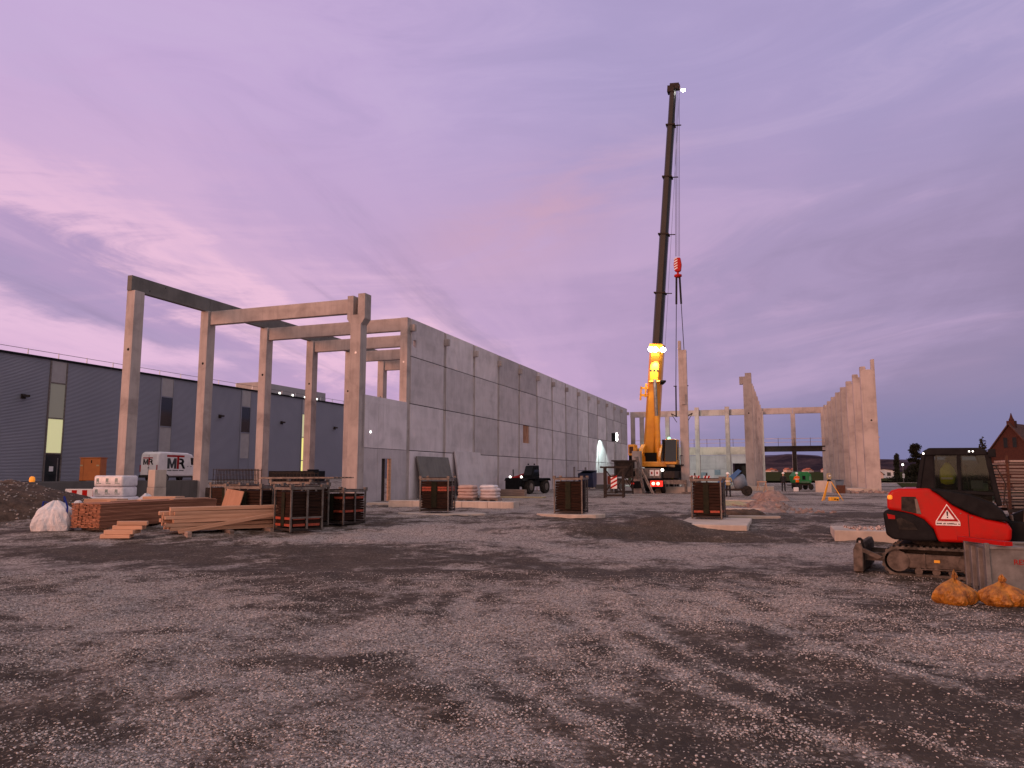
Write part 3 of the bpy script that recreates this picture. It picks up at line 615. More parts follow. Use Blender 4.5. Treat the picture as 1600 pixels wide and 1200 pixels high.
for y in (-4.9, 6.6):
    for sgn in (-1, 1):
        og = MB().bx(sgn * 1.3, sgn * 3.3, y - .2, y + .2, .8, 1.15) if sgn > 0 else MB().bx(-3.3, -1.3, y - .2, y + .2, .8, 1.15)
        og.tube((sgn * 3.2, y, .15), (sgn * 3.2, y, .9), .12, 10); og.bx(sgn * 3.2 - .35, sgn * 3.2 + .35, y - .35, y + .35, 0, .15); og.build('outrigger', 'steel_grey', cr)
# superstructure
MB().lathe([(1.1, 2.1), (1.1, 2.45)], 24).build('turntable', 'black_paint', cr)
ss = MB(); ss.bx(-1.5, 1.3, -2.6, 3, 2.3, 2.75); ss.prism([(-2.6, 2.7), (1.6, 2.7), (1.2, 3.6), (-.4, 4.4), (-1.6, 4.0), (-2.6, 3.2)], -1.3, -.9, 'yz'); ss.prism([(-2.6, 2.7), (1.6, 2.7), (1.2, 3.6), (-.4, 4.4), (-1.6, 4.0), (-2.6, 3.2)], .55, .8, 'yz')
sso = ss.build('superstructure', 'yellow_paint', cr, bevel=.04)
cw = MB().bx(-1.5, -.75, -3.2, -1.6, 2.3, 3.3).bx(-2.0, -1.4, -3.3, -1.8, 3.3, 4.3).build('counterweight', 'yellow_paint', cr, bevel=.05)
MB().bx(-1.35, -.92, -3.22, -3.2, 2.55, 3.1).build('recess', 'rust', cw); MB().bx(-1.88, -1.52, -3.32, -3.3, 3.5, 4.1).build('recess', 'rust', cw)
MB().bx(-2.3, -1.3, -1.5, 0.5, 2.3, 3.9).build('winch_housing', 'black_paint', cr, bevel=.05)
MB().bx(-1.2, .2, -1.2, 1.2, 2.75, 3.6).build('boom_well', 'black_paint', cr)
cbm = MB(); cbm.prism([(-3.1, 2.5), (-.9, 2.5), (-.9, 4.75), (-2.7, 4.75)], 1.2, 2.25, 'yz'); cab = cbm.build('cab', 'yellow_paint', cr, bevel=.06)
MB().prism([(-3.13, 2.75), (-2.95, 2.75), (-2.60, 4.7), (-2.74, 4.7)], 1.24, 2.22, 'yz').build('windscreen', 'dark_glass', cab)
MB().prism([(-2.85, 2.9), (-1.1, 2.9), (-1.1, 4.55), (-2.55, 4.55)], 2.25, 2.27, 'yz').build('side_window', 'dark_glass', cab)
MB().bx(1.0, 1.19, -3.0, -1.0, 2.8, 4.7).build('door_gap', 'black_paint', cab)
MB().lathe([(.16, 0), (.12, .14), (.02, .2)], 10, Matrix.Translation((1.55, -2.4, 4.76))).build('beacon', 'lamp_green', cab)
MB().bx(2.42, 2.7, -3.1, -1.2, 2.4, 2.5).tube((2.6, -3.0, 2.5), (2.6, -3.0, 3.3), .03).tube((2.6, -1.3, 2.5), (2.6, -1.3, 3.3), .03).tube((2.6, -3, 3.3), (2.6, -1.3, 3.3), .03).build('walkway', 'black_paint', cr)
# boom
B0 = loc((12.95, 70.3, 2.9)); B1 = loc((15.4, 67.3, 38.3)); bd_ = (B1 - B0); BL = bd_.length; bd_.normalize()
sx = Vector((1, 0, 0)); sx = (sx - bd_ * sx.dot(bd_)).normalized(); sy = bd_.cross(sx)
BM = Matrix(((sx.x, sy.x, bd_.x, B0.x), (sx.y, sy.y, bd_.y, B0.y), (sx.z, sy.z, bd_.z, B0.z), (0, 0, 0, 1)))
def bsec(z0, z1, w_, d_, mat, name):                 # rounded-bottom box section
    pts = [(-w_ / 2, d_ / 2), (w_ / 2, d_ / 2), (w_ / 2, -d_ * .2), (w_ * .3, -d_ / 2), (-w_ * .3, -d_ / 2), (-w_ / 2, -d_ * .2)]
    return MB().prism(pts, z0, z1, 'xy', BM).build(name, mat, cr, bevel=.03)
def bfrac(py): return py
bb = bsec(-.6, 10.9, 1.25, 1.4, 'yellow_paint', 'boom_base')
MB().prism([(-.6, -.8), (.6, -.8), (.66, .8), (-.66, .8)], 10.5, 10.95, 'xy', BM).build('boom_collar', 'yellow_paint', bb)
mb = MB()
for x in (-.3, 0, .3): mb.bx(x - .1, x + .07, -.72, -.66, 8.35, 8.55, BM)
mb.build('boom_slot', 'black_paint', bb)
MB().bx(-1.25, -.5, -.5, .3, 6.0, 6.2, BM).bx(-1.25, -1.1, -.5, -.35, 5.6, 6.9, BM).bx(-.8, -.65, -.5, -.35, 5.9, 7.2, BM).bx(-1.25, -.5, -.5, .3, 6.7, 6.85, BM).build('bracket', 'yellow_paint', bb)
MB().bx(.5, .75, -.4, .2, 7.2, 7.6, BM).lathe([(.05, 0), (.28, .25), (.28, .4)], 10, BM @ Matrix.Translation((.8, -.3, 7.2))).build('working_lamp', 'black_paint', bb)
secs = [(10.0, 15.9, .86, 1.1), (15.5, 21.5, .79, 1.0), (21.2, 27.0, .72, .9), (26.6, 32.0, .65, .8)]
for z0, z1, w_, d_ in secs + [(31.6, BL - .3, .58, .7)]:
    s_ = bsec(z0, z1, w_, d_, 'boom_paint', 'boom_section')
for z0, z1, w_, d_ in secs:
    MB().prism([(-w_ / 2 - .1, -d_ / 2 - .08), (w_ / 2 + .1, -d_ / 2 - .08), (w_ / 2 + .1, d_ / 2 + .08), (-w_ / 2 - .1, d_ / 2 + .08)], z1 - .14, z1 - .02, 'xy', BM).bx(w_ / 2, w_ / 2 + .65, -.06, .06, z1 - .1, z1 - .03, BM).build('section_collar', 'steel_dark', cr)
hd = MB().bx(-.5, .1, -.4, .4, BL - .5, BL + .1, BM).bx(-.3, .55, -.3, -.2, BL - .2, BL + .35, BM).bx(-.3, .55, .2, .3, BL - .2, BL + .35, BM).bx(.1, .9, -.05, .05, BL - .25, BL - .15, BM).build('boom_head', 'steel_dark', cr)
mb = MB()
for x in (-.05, .35): mb.lathe([(.3, -.15), (.24, -.05), (.24, .05), (.3, .15)], 14, BM @ Matrix.Translation((x, 0, BL + .1)) @ Matrix.Rotation(R(90), 4, 'X'))
mb.build('sheave', 'rust', hd)
MB().lathe([(.05, 0), (.2, .12), (.2, .2)], 12, BM @ Matrix.Translation((.95, 0, BL - .45))).build('tip_lamp', 'lamp_white', hd)
for x in (-.42, .0, .72):
    MB().lathe([(.1, 0), (.24, .1), (.24, .16)], 14, BM @ Matrix.Translation((x, -.8, 10.4)) @ Matrix.Rotation(R(90), 4, 'X')).build('floodlight', 'lamp_white', bb)
MB().bx(-.75, .75, -.76, -.66, 10.15, 10.2, BM).build('lamp_bar', 'black_paint', bb)
P0 = loc((13.45, 68.6, 2.6)); P1 = BM @ Vector((.1, -.75, 7.6)); pm_ = P0.lerp(P1, .56)
lc = MB().tube(P0, pm_, .27, 16).build('luffing_cylinder', 'yellow_paint', cr)
MB().tube(pm_, P1, .16, 14).build('rod', 'galvanised', lc); MB().lathe([(.3, -.35), (.3, .35)], 12, Matrix.Translation(P0) @ Matrix.Rotation(R(90), 4, 'Y')).build('pivot', 'black_paint', lc)
mb = MB(); mb.tube(P1 + Vector((-.5, 0, -.2)), P1 + Vector((.5, 0, -.2)), .12); mb.build('cylinder_pin', 'yellow_paint', bb)
# hook block, ropes, slings and the hanging column
CX, CY = 15.55, 67.2
tipw = S(0, 0) + c0 + Vector((0, 0, 0))
tip = BM @ Vector((.35, 0, BL)); tipw = Vector((c0.x + tip.x * VX + tip.y * UX, c0.y + tip.x * VY + tip.y * UY, c0.z + tip.z))
HX, HY, HZ = CX - .2, CY, 20.8
mb = MB()
for dx in (-.2, -.07, .08, .22): mb.tube(loc((tipw.x + dx, tipw.y, tipw.z)), loc((HX + dx * .9, HY, HZ + .9)), .018, 5)
mb.tube(BM @ Vector((.62, 0, BL - .3)), BM @ Vector((.78, -.2, 10.4)), .012, 5)
mb.build('hoist_rope', 'steel_dark', cr)
hb = thing('hook_block', 'red and white striped crane hook block hanging on its ropes', 'hook block', (HX, HY, HZ), -TH)
MB().prism([(-.28, -.5), (.0, -.62), (.28, -.5), (.36, .1), (.26, .75), (-.26, .75), (-.36, .1)], -.2, .2).build('block', 'red_paint', hb, bevel=.05)
mb = MB()
for k in range(5): z_ = -.42 + .24 * k; mb.prism([(-.3, z_), (.0, z_ + .16), (.0, z_ + .27), (-.3, z_ + .11)], -.215, -.2)
mb.build('stripe', 'white_paint', hb)
MB().lathe([(.1, -.62), (.1, -.8), (.34, -.85), (.36, -1.0), (.22, -1.1), (.1, -1.12)], 14).build('hook', 'red_paint', hb)
lcx = tag(MB().bx(-.37, .37, -.36, .36, 0, 12.55).bx(-.37, -.1, -.36, .36, 12.55, 13.4).bx(-.14, .2, -.52, -.36, 7.55, 7.8).bx(.1, .2, -.5, -.36, 7.8, 8.5).build('hanging_column', 'concrete', None, (CX, CY, .32), -TH + R(4), .02), 'tall concrete column hanging upright on the crane slings above the ground', 'column')
sl = thing('lifting_sling', 'pair of dark lifting slings running from the hook block to the hanging column', 'sling', (HX, HY, HZ), -TH)
for sg in (-1, 1):
    mb = MB(); mb.tube((sg * .14, 0, -.95), (sg * .22, 0, -3.6), .1, 6); mb.tube((sg * .22, 0, -3.6), (sg * .46, 0, -11.2), .035, 6)
    mb.tube((sg * .46, 0, -11.2), (sg * .5, 0, -14), .07, 6); mb.build('sling_leg', 'dark_cloth', sl)
    MB().tube((sg * .38, 0, -11.2), (sg * .66, 0, -11.2), .05, 6).tube((sg * .4, 0, -14), (sg * .95, 0, -13.7), .05, 6).tube((sg * .95, 0, -13.7), (sg * .45, 0, -14.5), .03, 6).build('clamp', 'steel_dark', sl)
def block(name, lbl, cat, p, rz, dims, mat, dz=-.2, bev=.02, group=None):
    x, y, z = dims; return tag(MB().bx(-x / 2, x / 2, -y / 2, y / 2, dz, z).build(name, mat, None, p, rz, bev), lbl, cat, group)
block('foundation_block', 'pale concrete foundation block just below the hanging column, beside the crane tail', 'foundation', at(14.2, 66.0), -TH, (3.0, 1.0, .55), 'concrete_light')

# ================================================================ crates of formwork boards
def crate(label, p, rz, w_=1.2, d_=1.2, h=1.4, stripes=(), open_side=False, boards=True, group='formwork board crates'):
    t_ = thing('board_crate', label, 'crate', p, rz, group)
    nb = 11; bh = (h - .34) / nb
    mb = MB()
    for k in range(nb):
        j = random.uniform(-.012, .012); z0 = .16 + k * bh
        mb.bx(-w_ / 2 + .05 + abs(j), w_ / 2 - .05 - abs(j), -d_ / 2 + .05 + j, d_ / 2 - .05 + j, z0 + .006, z0 + bh - .006)
    mb.build('board_stack', 'ply_dark', t_)
    for k in (0, 1): MB().bx(-w_ * .1, w_ * .1 - .02, -d_ / 2 + .02 + k * (d_ - .052), -d_ / 2 + .032 + k * (d_ - .052), .2, h - .2).build('strap_board', 'leaf_dark', t_)
    for sx_ in (-1, 1):
        for sy_ in (-1, 1):
            x, y = sx_ * (w_ / 2 - .02), sy_ * (d_ / 2 - .02)
            po = MB(); po.bx(x - .024, x + .024, y - .024, y + .024, 0.02, h); po.bx(x - .055, x + .055, y - .055, y + .055, h - .09, h + .035); po.build('corner_post', 'steel_grey', t_)
    MB().bx(-w_ / 2, w_ / 2, -d_ / 2, -d_ / 2 + .05, .06, .13).bx(-w_ / 2, w_ / 2, d_ / 2 - .05, d_ / 2, .06, .13).bx(-w_ / 2, -w_ / 2 + .05, -d_ / 2, d_ / 2, .05, .12).bx(w_ / 2 - .05, w_ / 2, -d_ / 2, d_ / 2, .05, .12).build('base_frame', 'steel_dark', t_)
    tf = MB(); tf.bx(-w_ / 2, w_ / 2, -d_ / 2 - .02, -d_ / 2 + .04, h - .13, h - .05).bx(-w_ / 2, w_ / 2, d_ / 2 - .04, d_ / 2 + .02, h - .13, h - .05).bx(-w_ / 2 - .02, -w_ / 2 + .04, -d_ / 2, d_ / 2, h - .12, h - .04).bx(w_ / 2 - .04, w_ / 2 + .02, -d_ / 2, d_ / 2, h - .12, h - .04)
    tf.build('top_frame', 'steel_grey', t_); tf = MB()
    for k in range(4): tf.bar((-w_ / 2 + .1, -d_ / 2 + .2 + k * .25, h - .045), (w_ / 2 - .08, -d_ / 2 + .15 + k * .28, h - .04), .12, .03)
    tf.build('top_boards', 'ply_dark', t_)
    mb = MB(); mb.bx(w_ / 2 - .01, w_ / 2 + .02, -.03, .03, .1, h - .1); mb.bx(w_ / 2 - .01, w_ / 2 + .015, -d_ / 2, d_ / 2, .42, .47) if open_side else None; mb.build('side_bar', 'steel_grey', t_)
    for z_ in stripes:
        z0 = z_ * h
        for q in ((-w_ / 2 + .09, -w_ * .11, -d_ / 2 + .012, -d_ / 2 + .03), (w_ * .12, w_ / 2 - .08, -d_ / 2 + .012, -d_ / 2 + .03), (w_ / 2 - .03, w_ / 2 - .012, -d_ / 2 + .1, -.06), (w_ / 2 - .03, w_ / 2 - .012, .06, d_ / 2 - .1)):
            MB().bx(*q, z0, z0 + .075).build('orange_band', 'orange_mark', t_)
    return t_
def pad(label, p, r_, seed, h=.07):
    rr = np.random.default_rng(seed); n = 22
    pts = [((r_[0] + .25 * rr.random()) * math.cos(6.283 * i / n) * (1 + .15 * rr.random()), (r_[1] + .15 * rr.random()) * math.sin(6.283 * i / n)) for i in range(n)]
    o = MB().prism(pts, -.15, h, 'xy').build('concrete_pad', 'concrete_light', None, p, -TH * .6, .02); o['kind'] = 'structure'; return o
pad('', at(-2.9, 31.2), (1.55, .8), 1); pad('', at(2.45, 30.1), (1.15, .65), 2)
crate('lone dark board crate with two orange bands across its upper half', at(-3.1, 31.45, .07), R(-9), 1.22, 1.22, 1.45, (.60, .67))
crate('plain dark brown board crate standing alone on a pale pad at the centre', at(2.38, 30.3, .07), R(-17), 1.15, 1.15, 1.47)
# stepped base with the third crate
block('foundation_block', 'long pale concrete block with the rightmost dark crate standing on it', 'foundation', Vector((7.12, 26.4, .06)), -TH, (2.25, 4.1, 0), 'concrete_light', -.75)
crate('dark board crate with one low orange band standing on the long concrete block', Vector((7.22, 27.7, .06)), R(-23), 1.08, 1.05, 1.5, (.16,))
crate('dark board crate with steel side bars at the front corner of the left cluster', at(-6.72, 23.75), R(-46), 1.1, 1.1, 1.42, (.13, .27), True)
crate('dark board crate with one orange label behind the beam pile, left in the cluster', at(-8.55, 25.0), R(-22), 1.5, 1.1, 1.4, (.45,))
crate('worn dark board crate with orange marks at the right end of the cluster', at(-6.0, 26.6), R(-32), 1.25, 1.1, 1.25, (.35, .72))
crate('dark board crate wedged behind the front crate of the cluster', at(-7.0, 25.6), R(-40), 1.1, 1.1, 1.42)
crate('dark board crate hidden farthest back in the cluster by the plinth', at(-11.6, 31.4), R(-20), 1.5, 1.1, 1.3)
crate('dark board crate behind the middle of the cluster topped by long bars', at(-8.0, 28.3), R(-20), 1.8, 1.1, 1.45)
# boards and rebar around the cluster
mb = MB(); mb.bx(-.32, .32, -.02, .02, 0, 1.0); o = mb.build('plywood_sheet', 'ply_light', None, at(-9.15, 24.2, .3), R(-14), .004); o.rotation_euler = (R(-14), R(8), R(-14)); tag(o, 'pale plywood sheet leaning on a dark crate behind the timber', 'plywood')
def mesh_cage(label, p, rz, w_, h, n):
    mb = MB()
    for k in range(n): mb.bx(w_ * (k / (n - 1) - .5) - .012, w_ * (k / (n - 1) - .5) + .012, -.012, .012, 0, h)
    for k in range(4): mb.bx(-w_ / 2, w_ / 2, -.02, .012, h * (.1 + .28 * k), h * (.1 + .28 * k) + .024)
    for k in range(n): mb.bx(w_ * (k / (n - 1) - .5) - .012, w_ * (k / (n - 1) - .5) + .012, .3, .324, 0, h)
    mb.bx(-w_ / 2, w_ / 2, .3, .32, h * .9, h * .9 + .024)
    return tag(mb.build('rebar_cage', 'steel_dark', None, p, rz), label, 'rebar cage', 'rebar cages behind the crates')
mesh_cage('dark rebar cage standing behind the crate cluster next to the second left column', at(-13.4, 36.3, 1.0), -TH, 2.6, .9, 16); mesh_cage('dark rebar cage behind the crates in front of the third left column', at(-10.8, 36.8, 1.0), -TH, 2.6, .8, 14)
block('spoil_box', 'dark low box behind the rebar carrying both cages', 'box', at(-12.0, 36.4), -TH, (6.2, 1.0, 1.0), 'steel_dark')
mb = MB(); mb.bx(-1.4, 1.4, -.5, .5, 0, .12); mb.bx(-1.4, 1.4, -.5, -.44, .12, .62); mb.bx(-1.4, 1.4, .44, .5, .12, .62); mb.bx(-1.4, -1.34, -.5, .5, .12, .62); mb.bx(1.34, 1.4, -.5, .5, .12, .62); mb.bx(1.0, 1.02, -.52, .5, .1, .7)
for sx_ in (-1.1, 1.1):
    for sy_ in (-.4, .4): mb.bx(sx_ - .05, sx_ + .05, sy_ - .05, sy_ + .05, -1.2, 0)
tag(mb.build('steel_trough', 'black_paint', None, at(-11.3, 39.4, 1.2), -TH, .01), 'long black steel trough on legs behind the crate cluster', 'trough')
mb = MB()
for k in range(6): mb.bar((-1.6 + .02 * k, -.3 + .12 * k, .02 + .02 * (k % 2)), (1.5 + .1 * k, -.28 + .1 * k, .05), .07, .05)
tag(mb.build('steel_bars', 'steel_grey', None, at(-7.9, 28.2, 1.5), R(-14)), 'bundle of long grey bars lying across the crate tops', 'bars')

# ================================================================ timber
def stick(name, L, a, b_, mat, ragged=0):
    mb = MB(); mb.bx(0, L, -a / 2, a / 2, 0, b_); return mb.build(name, mat, None, None, 0, .006)
def place(o, first, p, rz, label, cat, group, tilt=0):
    c = o if first else o.copy()
    if not first: C.objects.link(c)
    c.location = p; c.rotation_euler = (0, tilt, rz); return tag(c, label, cat, group)
bo = stick('timber_board', 5.4, .135, .034, 'timber_red'); f = True
A0 = at(-13.72, 23.6); ang = R(90) - TH + R(3); dx_, dy_ = math.cos(ang), math.sin(ang); ox, oy = math.sin(ang), -math.cos(ang)
for r_ in range(18):
    for c_ in range(8):
        j = random.uniform(-.035, .03)
        p = A0 + Vector((dx_ * j + ox * c_ * .141, dy_ * j + oy * c_ * .141, .10 + r_ * .042))
        place(bo, f, p, ang, 'reddish timber board in the big flat stack beside the white bulk bag', 'board', 'boards of the red-brown stack'); f = False
mb = MB()
for y in (.4, 2.6, 4.9): mb.bx(y, y + .1, -1.15, .05, 0, .10)
tag(mb.build('stack_bearer', 'timber_grey', None, A0, ang), 'grey timber bearers under the red-brown board stack', 'bearer')
for k, (d_, L) in enumerate(((.05, 2.2), (.35, 2.6), (.8, 2.0))):
    o = stick('loose_board', L, .16, .03, 'timber'); place(o, True, A0 + Vector((dx_ * (1.2 + k) + ox * (d_ + .1), dy_ * (1.2 + k) + oy * (d_ + .1), (.10 + 18 * .042 + .002) + .032 * 0)), ang - .04 + .05 * k, f'pale loose board lying on top of the red-brown stack, {NUM[k]} from its near end', 'board', 'loose boards on the stack')
be = stick('timber_beam', 3.15, .115, .105, 'timber'); f = True
A1 = at(-10.05, 22.5); ang = R(35); dx_, dy_ = math.cos(ang), math.sin(ang); ox, oy = -math.sin(ang), math.cos(ang)
for r_ in range(6):
    for c_ in range(8 - (r_ > 3)):
        if r_ == 5 and c_ in (0, 4, 6): continue
        j = random.uniform(-.2, .2) + (.28 if r_ == 5 else 0) - .05 * r_
        p = A1 + Vector((dx_ * j + ox * (c_ * .125), dy_ * j + oy * (c_ * .125), .13 + r_ * .114))
        place(be, f, p, ang + random.uniform(-.028, .028), 'square pale timber beam in the loose pile before the crates', 'beam', 'beams of the pale timber pile', random.uniform(-.012, .012)); f = False
place(be, False, A1 + Vector((-ox * .2 + dx_ * .1, -oy * .2 + dy_ * .1, .06)), ang - .06, 'pale timber beam slid off and leaning along the front of the pile', 'beam', 'beams of the pale timber pile', R(-9))
for k in range(3):
    o = block('timber_block', f'{NUM[k]} short wooden bearer from the left under the pale beam pile', 'bearer', A1 + Vector((dx_ * (.3 + 1.2 * k), dy_ * (.3 + 1.2 * k), 0)), ang, (.12, 1.4, .13), 'timber_grey', -.1, .005, 'bearers under the beam pile')
sh = stick('short_beam', .82, .12, .115, 'timber'); f = True
A2 = at(-11.72, 21.55)
for r_ in range(4):
    for c_ in range(4):
        if r_ == 3 and c_ in (0, 3) or (r_ == 2 and c_ == 0): continue
        place(sh, f, A2 + Vector((.14 * r_ - .03 * c_ + random.uniform(-.03, .05), .13 * c_ + .03, .01 + r_ * .118)), R(4) + random.uniform(-.04, .04), 'short pale timber offcut in the small stepped pile in front', 'offcut', 'offcuts in the stepped pile'); f = False

# white bulk bag
def cloth_blob(name, mat, parent, prof, n=40, seed=0, amp=.05, sq=.5, freq=3.0):
    rr = MB(); k = len(prof)
    for j, (r_, z) in enumerate(prof):
        for i in range(n):
            a = 6.2832 * i / n; c, s_ = math.cos(a), math.sin(a)
            q = (abs(c) ** (2 / sq * .5) + abs(s_) ** (2 / sq * .5)) ** -(sq)
            q = 1 / max(abs(c), abs(s_)) * sq + (1 - sq)
            ns = float(fbm(np.array(c * freq + 9.1 + seed), np.array(s_ * freq + z * freq * 1.4 + 3.3), 4, seed)) - .5
            fold = abs(float(fbm(np.array(a * 2.4 + z * 1.7), np.array(z * 2.0 + seed), 3, seed + 5)) - .5)
            rad = r_ * q * (1 + amp * 2 * ns - amp * 1.6 * fold)
            rr.v.append((rad * c, rad * s_, z + (amp * .8 * ns if 0 < j else 0)))
    for j in range(k - 1):
        for i in range(n): rr.f.append((j * n + i, j * n + (i + 1) % n, (j + 1) * n + (i + 1) % n, (j + 1) * n + i)); rr.m.append(0)
    rr.f += [tuple(range(n - 1, -1, -1)), tuple(range((k - 1) * n, k * n))]; rr.m += [0, 0]
    return rr.build(name, mat, parent, smooth=True)
def crumple(name, mat, parent, prof, n, seed, amt=1.0, sq=0.0):
    zs = np.linspace(0, 1, 26); tt = np.linspace(0, 1, len(prof)); rr_ = np.interp(zs, tt, [p[0] for p in prof]); zz_ = np.interp(zs, tt, [p[1] for p in prof])
    a = np.arange(n) / n * 2 * math.pi; A_, T_ = np.meshgrid(a, zs); Rr = rr_[:, None] * np.ones_like(A_); Zz = zz_[:, None] * np.ones_like(A_)
    cx, cy = np.cos(A_), np.sin(A_)
    rid = lambda f, s_, g_: 1 - 2 * np.abs(fbm(cx * f + 7.3 + T_ * g_, cy * f + T_ * f * 1.2 + 3.1, 3, s_) - .5) * 2
    up = sm(T_, .45, .95)
    d_ = .34 * (fbm(cx * 1.1 + 5, cy * 1.1 + T_ * 1.4, 3, seed) - .5) * 2 + .17 * rid(1.7, seed + 1, .8) + .12 * rid(3.4, seed + 2, 1.2) + .05 * rid(7.0, seed + 3, 1.6)
    d_ = d_ + up * (.16 * np.sin(A_ * 7 + 6 * fbm(cx + 3, cy, 2, seed + 4)) + .08 * np.sin(A_ * 13 + 1.3))
    Rr = Rr * (1 + (d_ - .22) * amt) * (1 + sq * (1 / np.maximum(np.abs(cx), np.abs(cy)) - 1)); Zz = Zz + .13 * amt * (fbm(cx * 1.3 + 2, cy * 1.3 + T_, 3, seed + 7) - .5) * sm(T_, .1, .5)
    co_ = np.stack([Rr * cx, Rr * cy, Zz], -1).reshape(-1, 3); k = len(zs)
    f_ = [(j * n + i, j * n + (i + 1) % n, (j + 1) * n + (i + 1) % n, (j + 1) * n + i) for j in range(k - 1) for i in range(n)]
    o_ = npmesh(name, co_, np.array(f_), mat, False); o_.parent = parent; return o_
bg_ = thing('bulk_bag', 'slumped white bulk bag with blue lifting straps left of the board stack', 'bag', at(-14.45, 23.9), R(15))
crumple('bag_body', 'bag_white', bg_, [(.46, 0), (.56, .03), (.58, .2), (.56, .4), (.52, .56), (.46, .68), (.34, .76), (.22, .86), (.08, .95)], 110, 5, .38, .55)
MB().bar((.42, -.44, .25), (.44, -.4, .75), .05, .02).bar((.44, -.4, .75), (.3, -.3, 1.08), .05, .02).bar((.3, -.3, 1.08), (.2, .1, .9), .05, .02).build('strap', 'blue_strap', bg_)
MB().bar((-.42, .1, .6), (-.36, .0, .92), .05, .02).bar((-.36, 0, .92), (-.15, .1, .86), .05, .02).build('strap', 'blue_strap', bg_)
cloth_blob('bag_spout', 'bag_white', bg_, [(.05, .55), (.12, .6), (.1, .75), (.12, .9), (.05, .95)], 16, 3, .1, .2).location = (.55, .25, -.02)

# insulation packs
def pack(label, p, rz, dims):
    t_ = thing('insulation_pack', label, 'insulation', p, rz, 'white wrapped insulation packs')
    x, y, z = dims
    MB().bx(-x / 2, x / 2, -y / 2, y / 2, 0, z).build('film_wrap', 'film_white', t_, bevel=.09, seg=3, smooth=True)
    mb = MB()
    for cx in (-.3 * x, .02 * x, .33 * x):
        for k in range(3): mb.bx(cx - .1 * x + .05 * k * x * .6, cx - .1 * x + .05 * k * x * .6 + .022 * x, -y / 2 - .006, -y / 2, z * (.35 + .1 * (k % 2)), z * .75)
        mb.bx(cx - .1 * x, cx + .06 * x, -y / 2 - .006, -y / 2, z * .25, z * .31)
    mb.build('print_mark', 'green_print', t_); return t_
pp = at(-18.35, 34.5)
block('wood_pallet', 'wooden pallet under the white insulation packs', 'pallet', pp, R(-6), (2.2, 1.3, .14), 'timber_grey', 0, .01)
pack('lowest white wrapped insulation pack of the stack on the pallet', pp + Vector((-.05, 0, .15)), R(-6), (2.1, 1.25, .46)); pack('middle white wrapped insulation pack of the stack, with green print', pp + Vector((.12, .05, .62)), R(-5), (1.5, 1.1, .44)); pack('topmost white wrapped insulation pack of the stack, with green print', pp + Vector((.16, .03, 1.07)), R(-8), (1.46, 1.1, .5))
cw_ = thing('film_bundle', 'crumpled white film bundle beside the insulation packs', 'film', pp + Vector((1.55, .1, 0)), 0); cloth_blob('film', 'film_white', cw_, [(.25, 0), (.42, .1), (.4, .4), (.25, .6), (.08, .75)], 26, 9, .22, .2)
for k, (x, y, z) in enumerate(((-16.7, 31.0, .5), (-14.7, 31.8, .55))):
    t_ = block('pallet_stack', f'{"left" if k == 0 else "right"} low stack of pale boards behind the red-brown timber', 'board stack', at(x, y), R(-8), (1.5, .7, .66 + .05 * k), 'timber', -.1, .02, 'low board stacks')
# ================================================================ red excavator
EA = Vector((8.03, 14.73, 0)); EZ = G(8.03, 14.73); EA.z = EZ + .3 - .3
ex = thing('excavator', 'red and black tracked excavator with a glazed cab and a warning triangle on its side', 'excavator', (EA.x, EA.y, EZ + .3), R(-32))   # profile z measured from 0.3 above ground
EW = 1.85
def shell(name, pts, y0, y1, mat, parent, bev=.05, seg=3):
    return MB().prism(pts, y0, y1, 'xz').build(name, mat, parent, bevel=bev, seg=seg, smooth=False)
body = shell('body', [(-.63, 1.26), (-.55, 1.36), (-.42, 1.4), (.12, 1.41), (.30, 1.27), (.50, 1.09), (.78, .93), (1.03, .85), (1.37, .77), (1.42, .66), (1.40, .46), (1.28, .40), (.22, .38), (.15, .62), (0, .80), (-.2, .90), (-.42, .95), (-.64, .98)], 0, EW, 'red_paint', ex, .06, 4)
shell('counterweight', [(-.72, .92), (-.64, .985), (-.42, .955), (-.2, .905), (0, .805), (.14, .63), (.215, .40), (-.14, .38), (-.57, .40), (-.68, .49)], -.02, EW + .02, 'black_paint', ex, .05, 4)
MB().prism([(-.48, .80), (-.40, .83), (-.18, .72), (-.12, .60), (-.44, .60)], -.035, -.015, 'xz').build('vent_grille', 'rubber', ex)
MB().prism([(-.64, .90), (-.50, .87), (-.50, .80), (-.62, .80)], -.04, -.02, 'xz').build('reflector', 'tail_red' if False else 'red_mark', ex)
shell('side_cowl', [(.13, 1.385), (.25, 1.40), (.42, 1.375), (.80, 1.30), (1.16, 1.14), (1.31, .99), (1.40, .80), (1.03, .835), (.76, .955), (.48, 1.11), (.28, 1.29)], -.025, .5, 'black_paint', ex, .04, 3)
wn = MB().prism([(-.37, 1.24), (-.12, 1.24), (-.05, .90), (-.385, .97)], -.008, .02, 'xz').build('side_opening', 'rubber', ex)
MB().prism([(-.14, 1.2), (-.10, 1.2), (-.04, .91), (-.12, .92)], -.012, -.004, 'xz').build('bracket', 'steel_grey', ex)
MB().bx(.735, .745, -.006, 0, .42, .93).build('panel_seam', 'rubber', ex)
MB().bx(-.62, -.53, -.02, .06, 1.18, 1.27).build('indicator', 'amber', ex, bevel=.02)
for x, z in ((.80, .93), (.62, 1.0)): MB().lathe([(.012, 0), (.012, .02)], 8, Matrix.Translation((x, -.015, z - .06)) @ Matrix.Rotation(R(-90), 4, 'X')).build('bolt', 'steel_grey', ex)
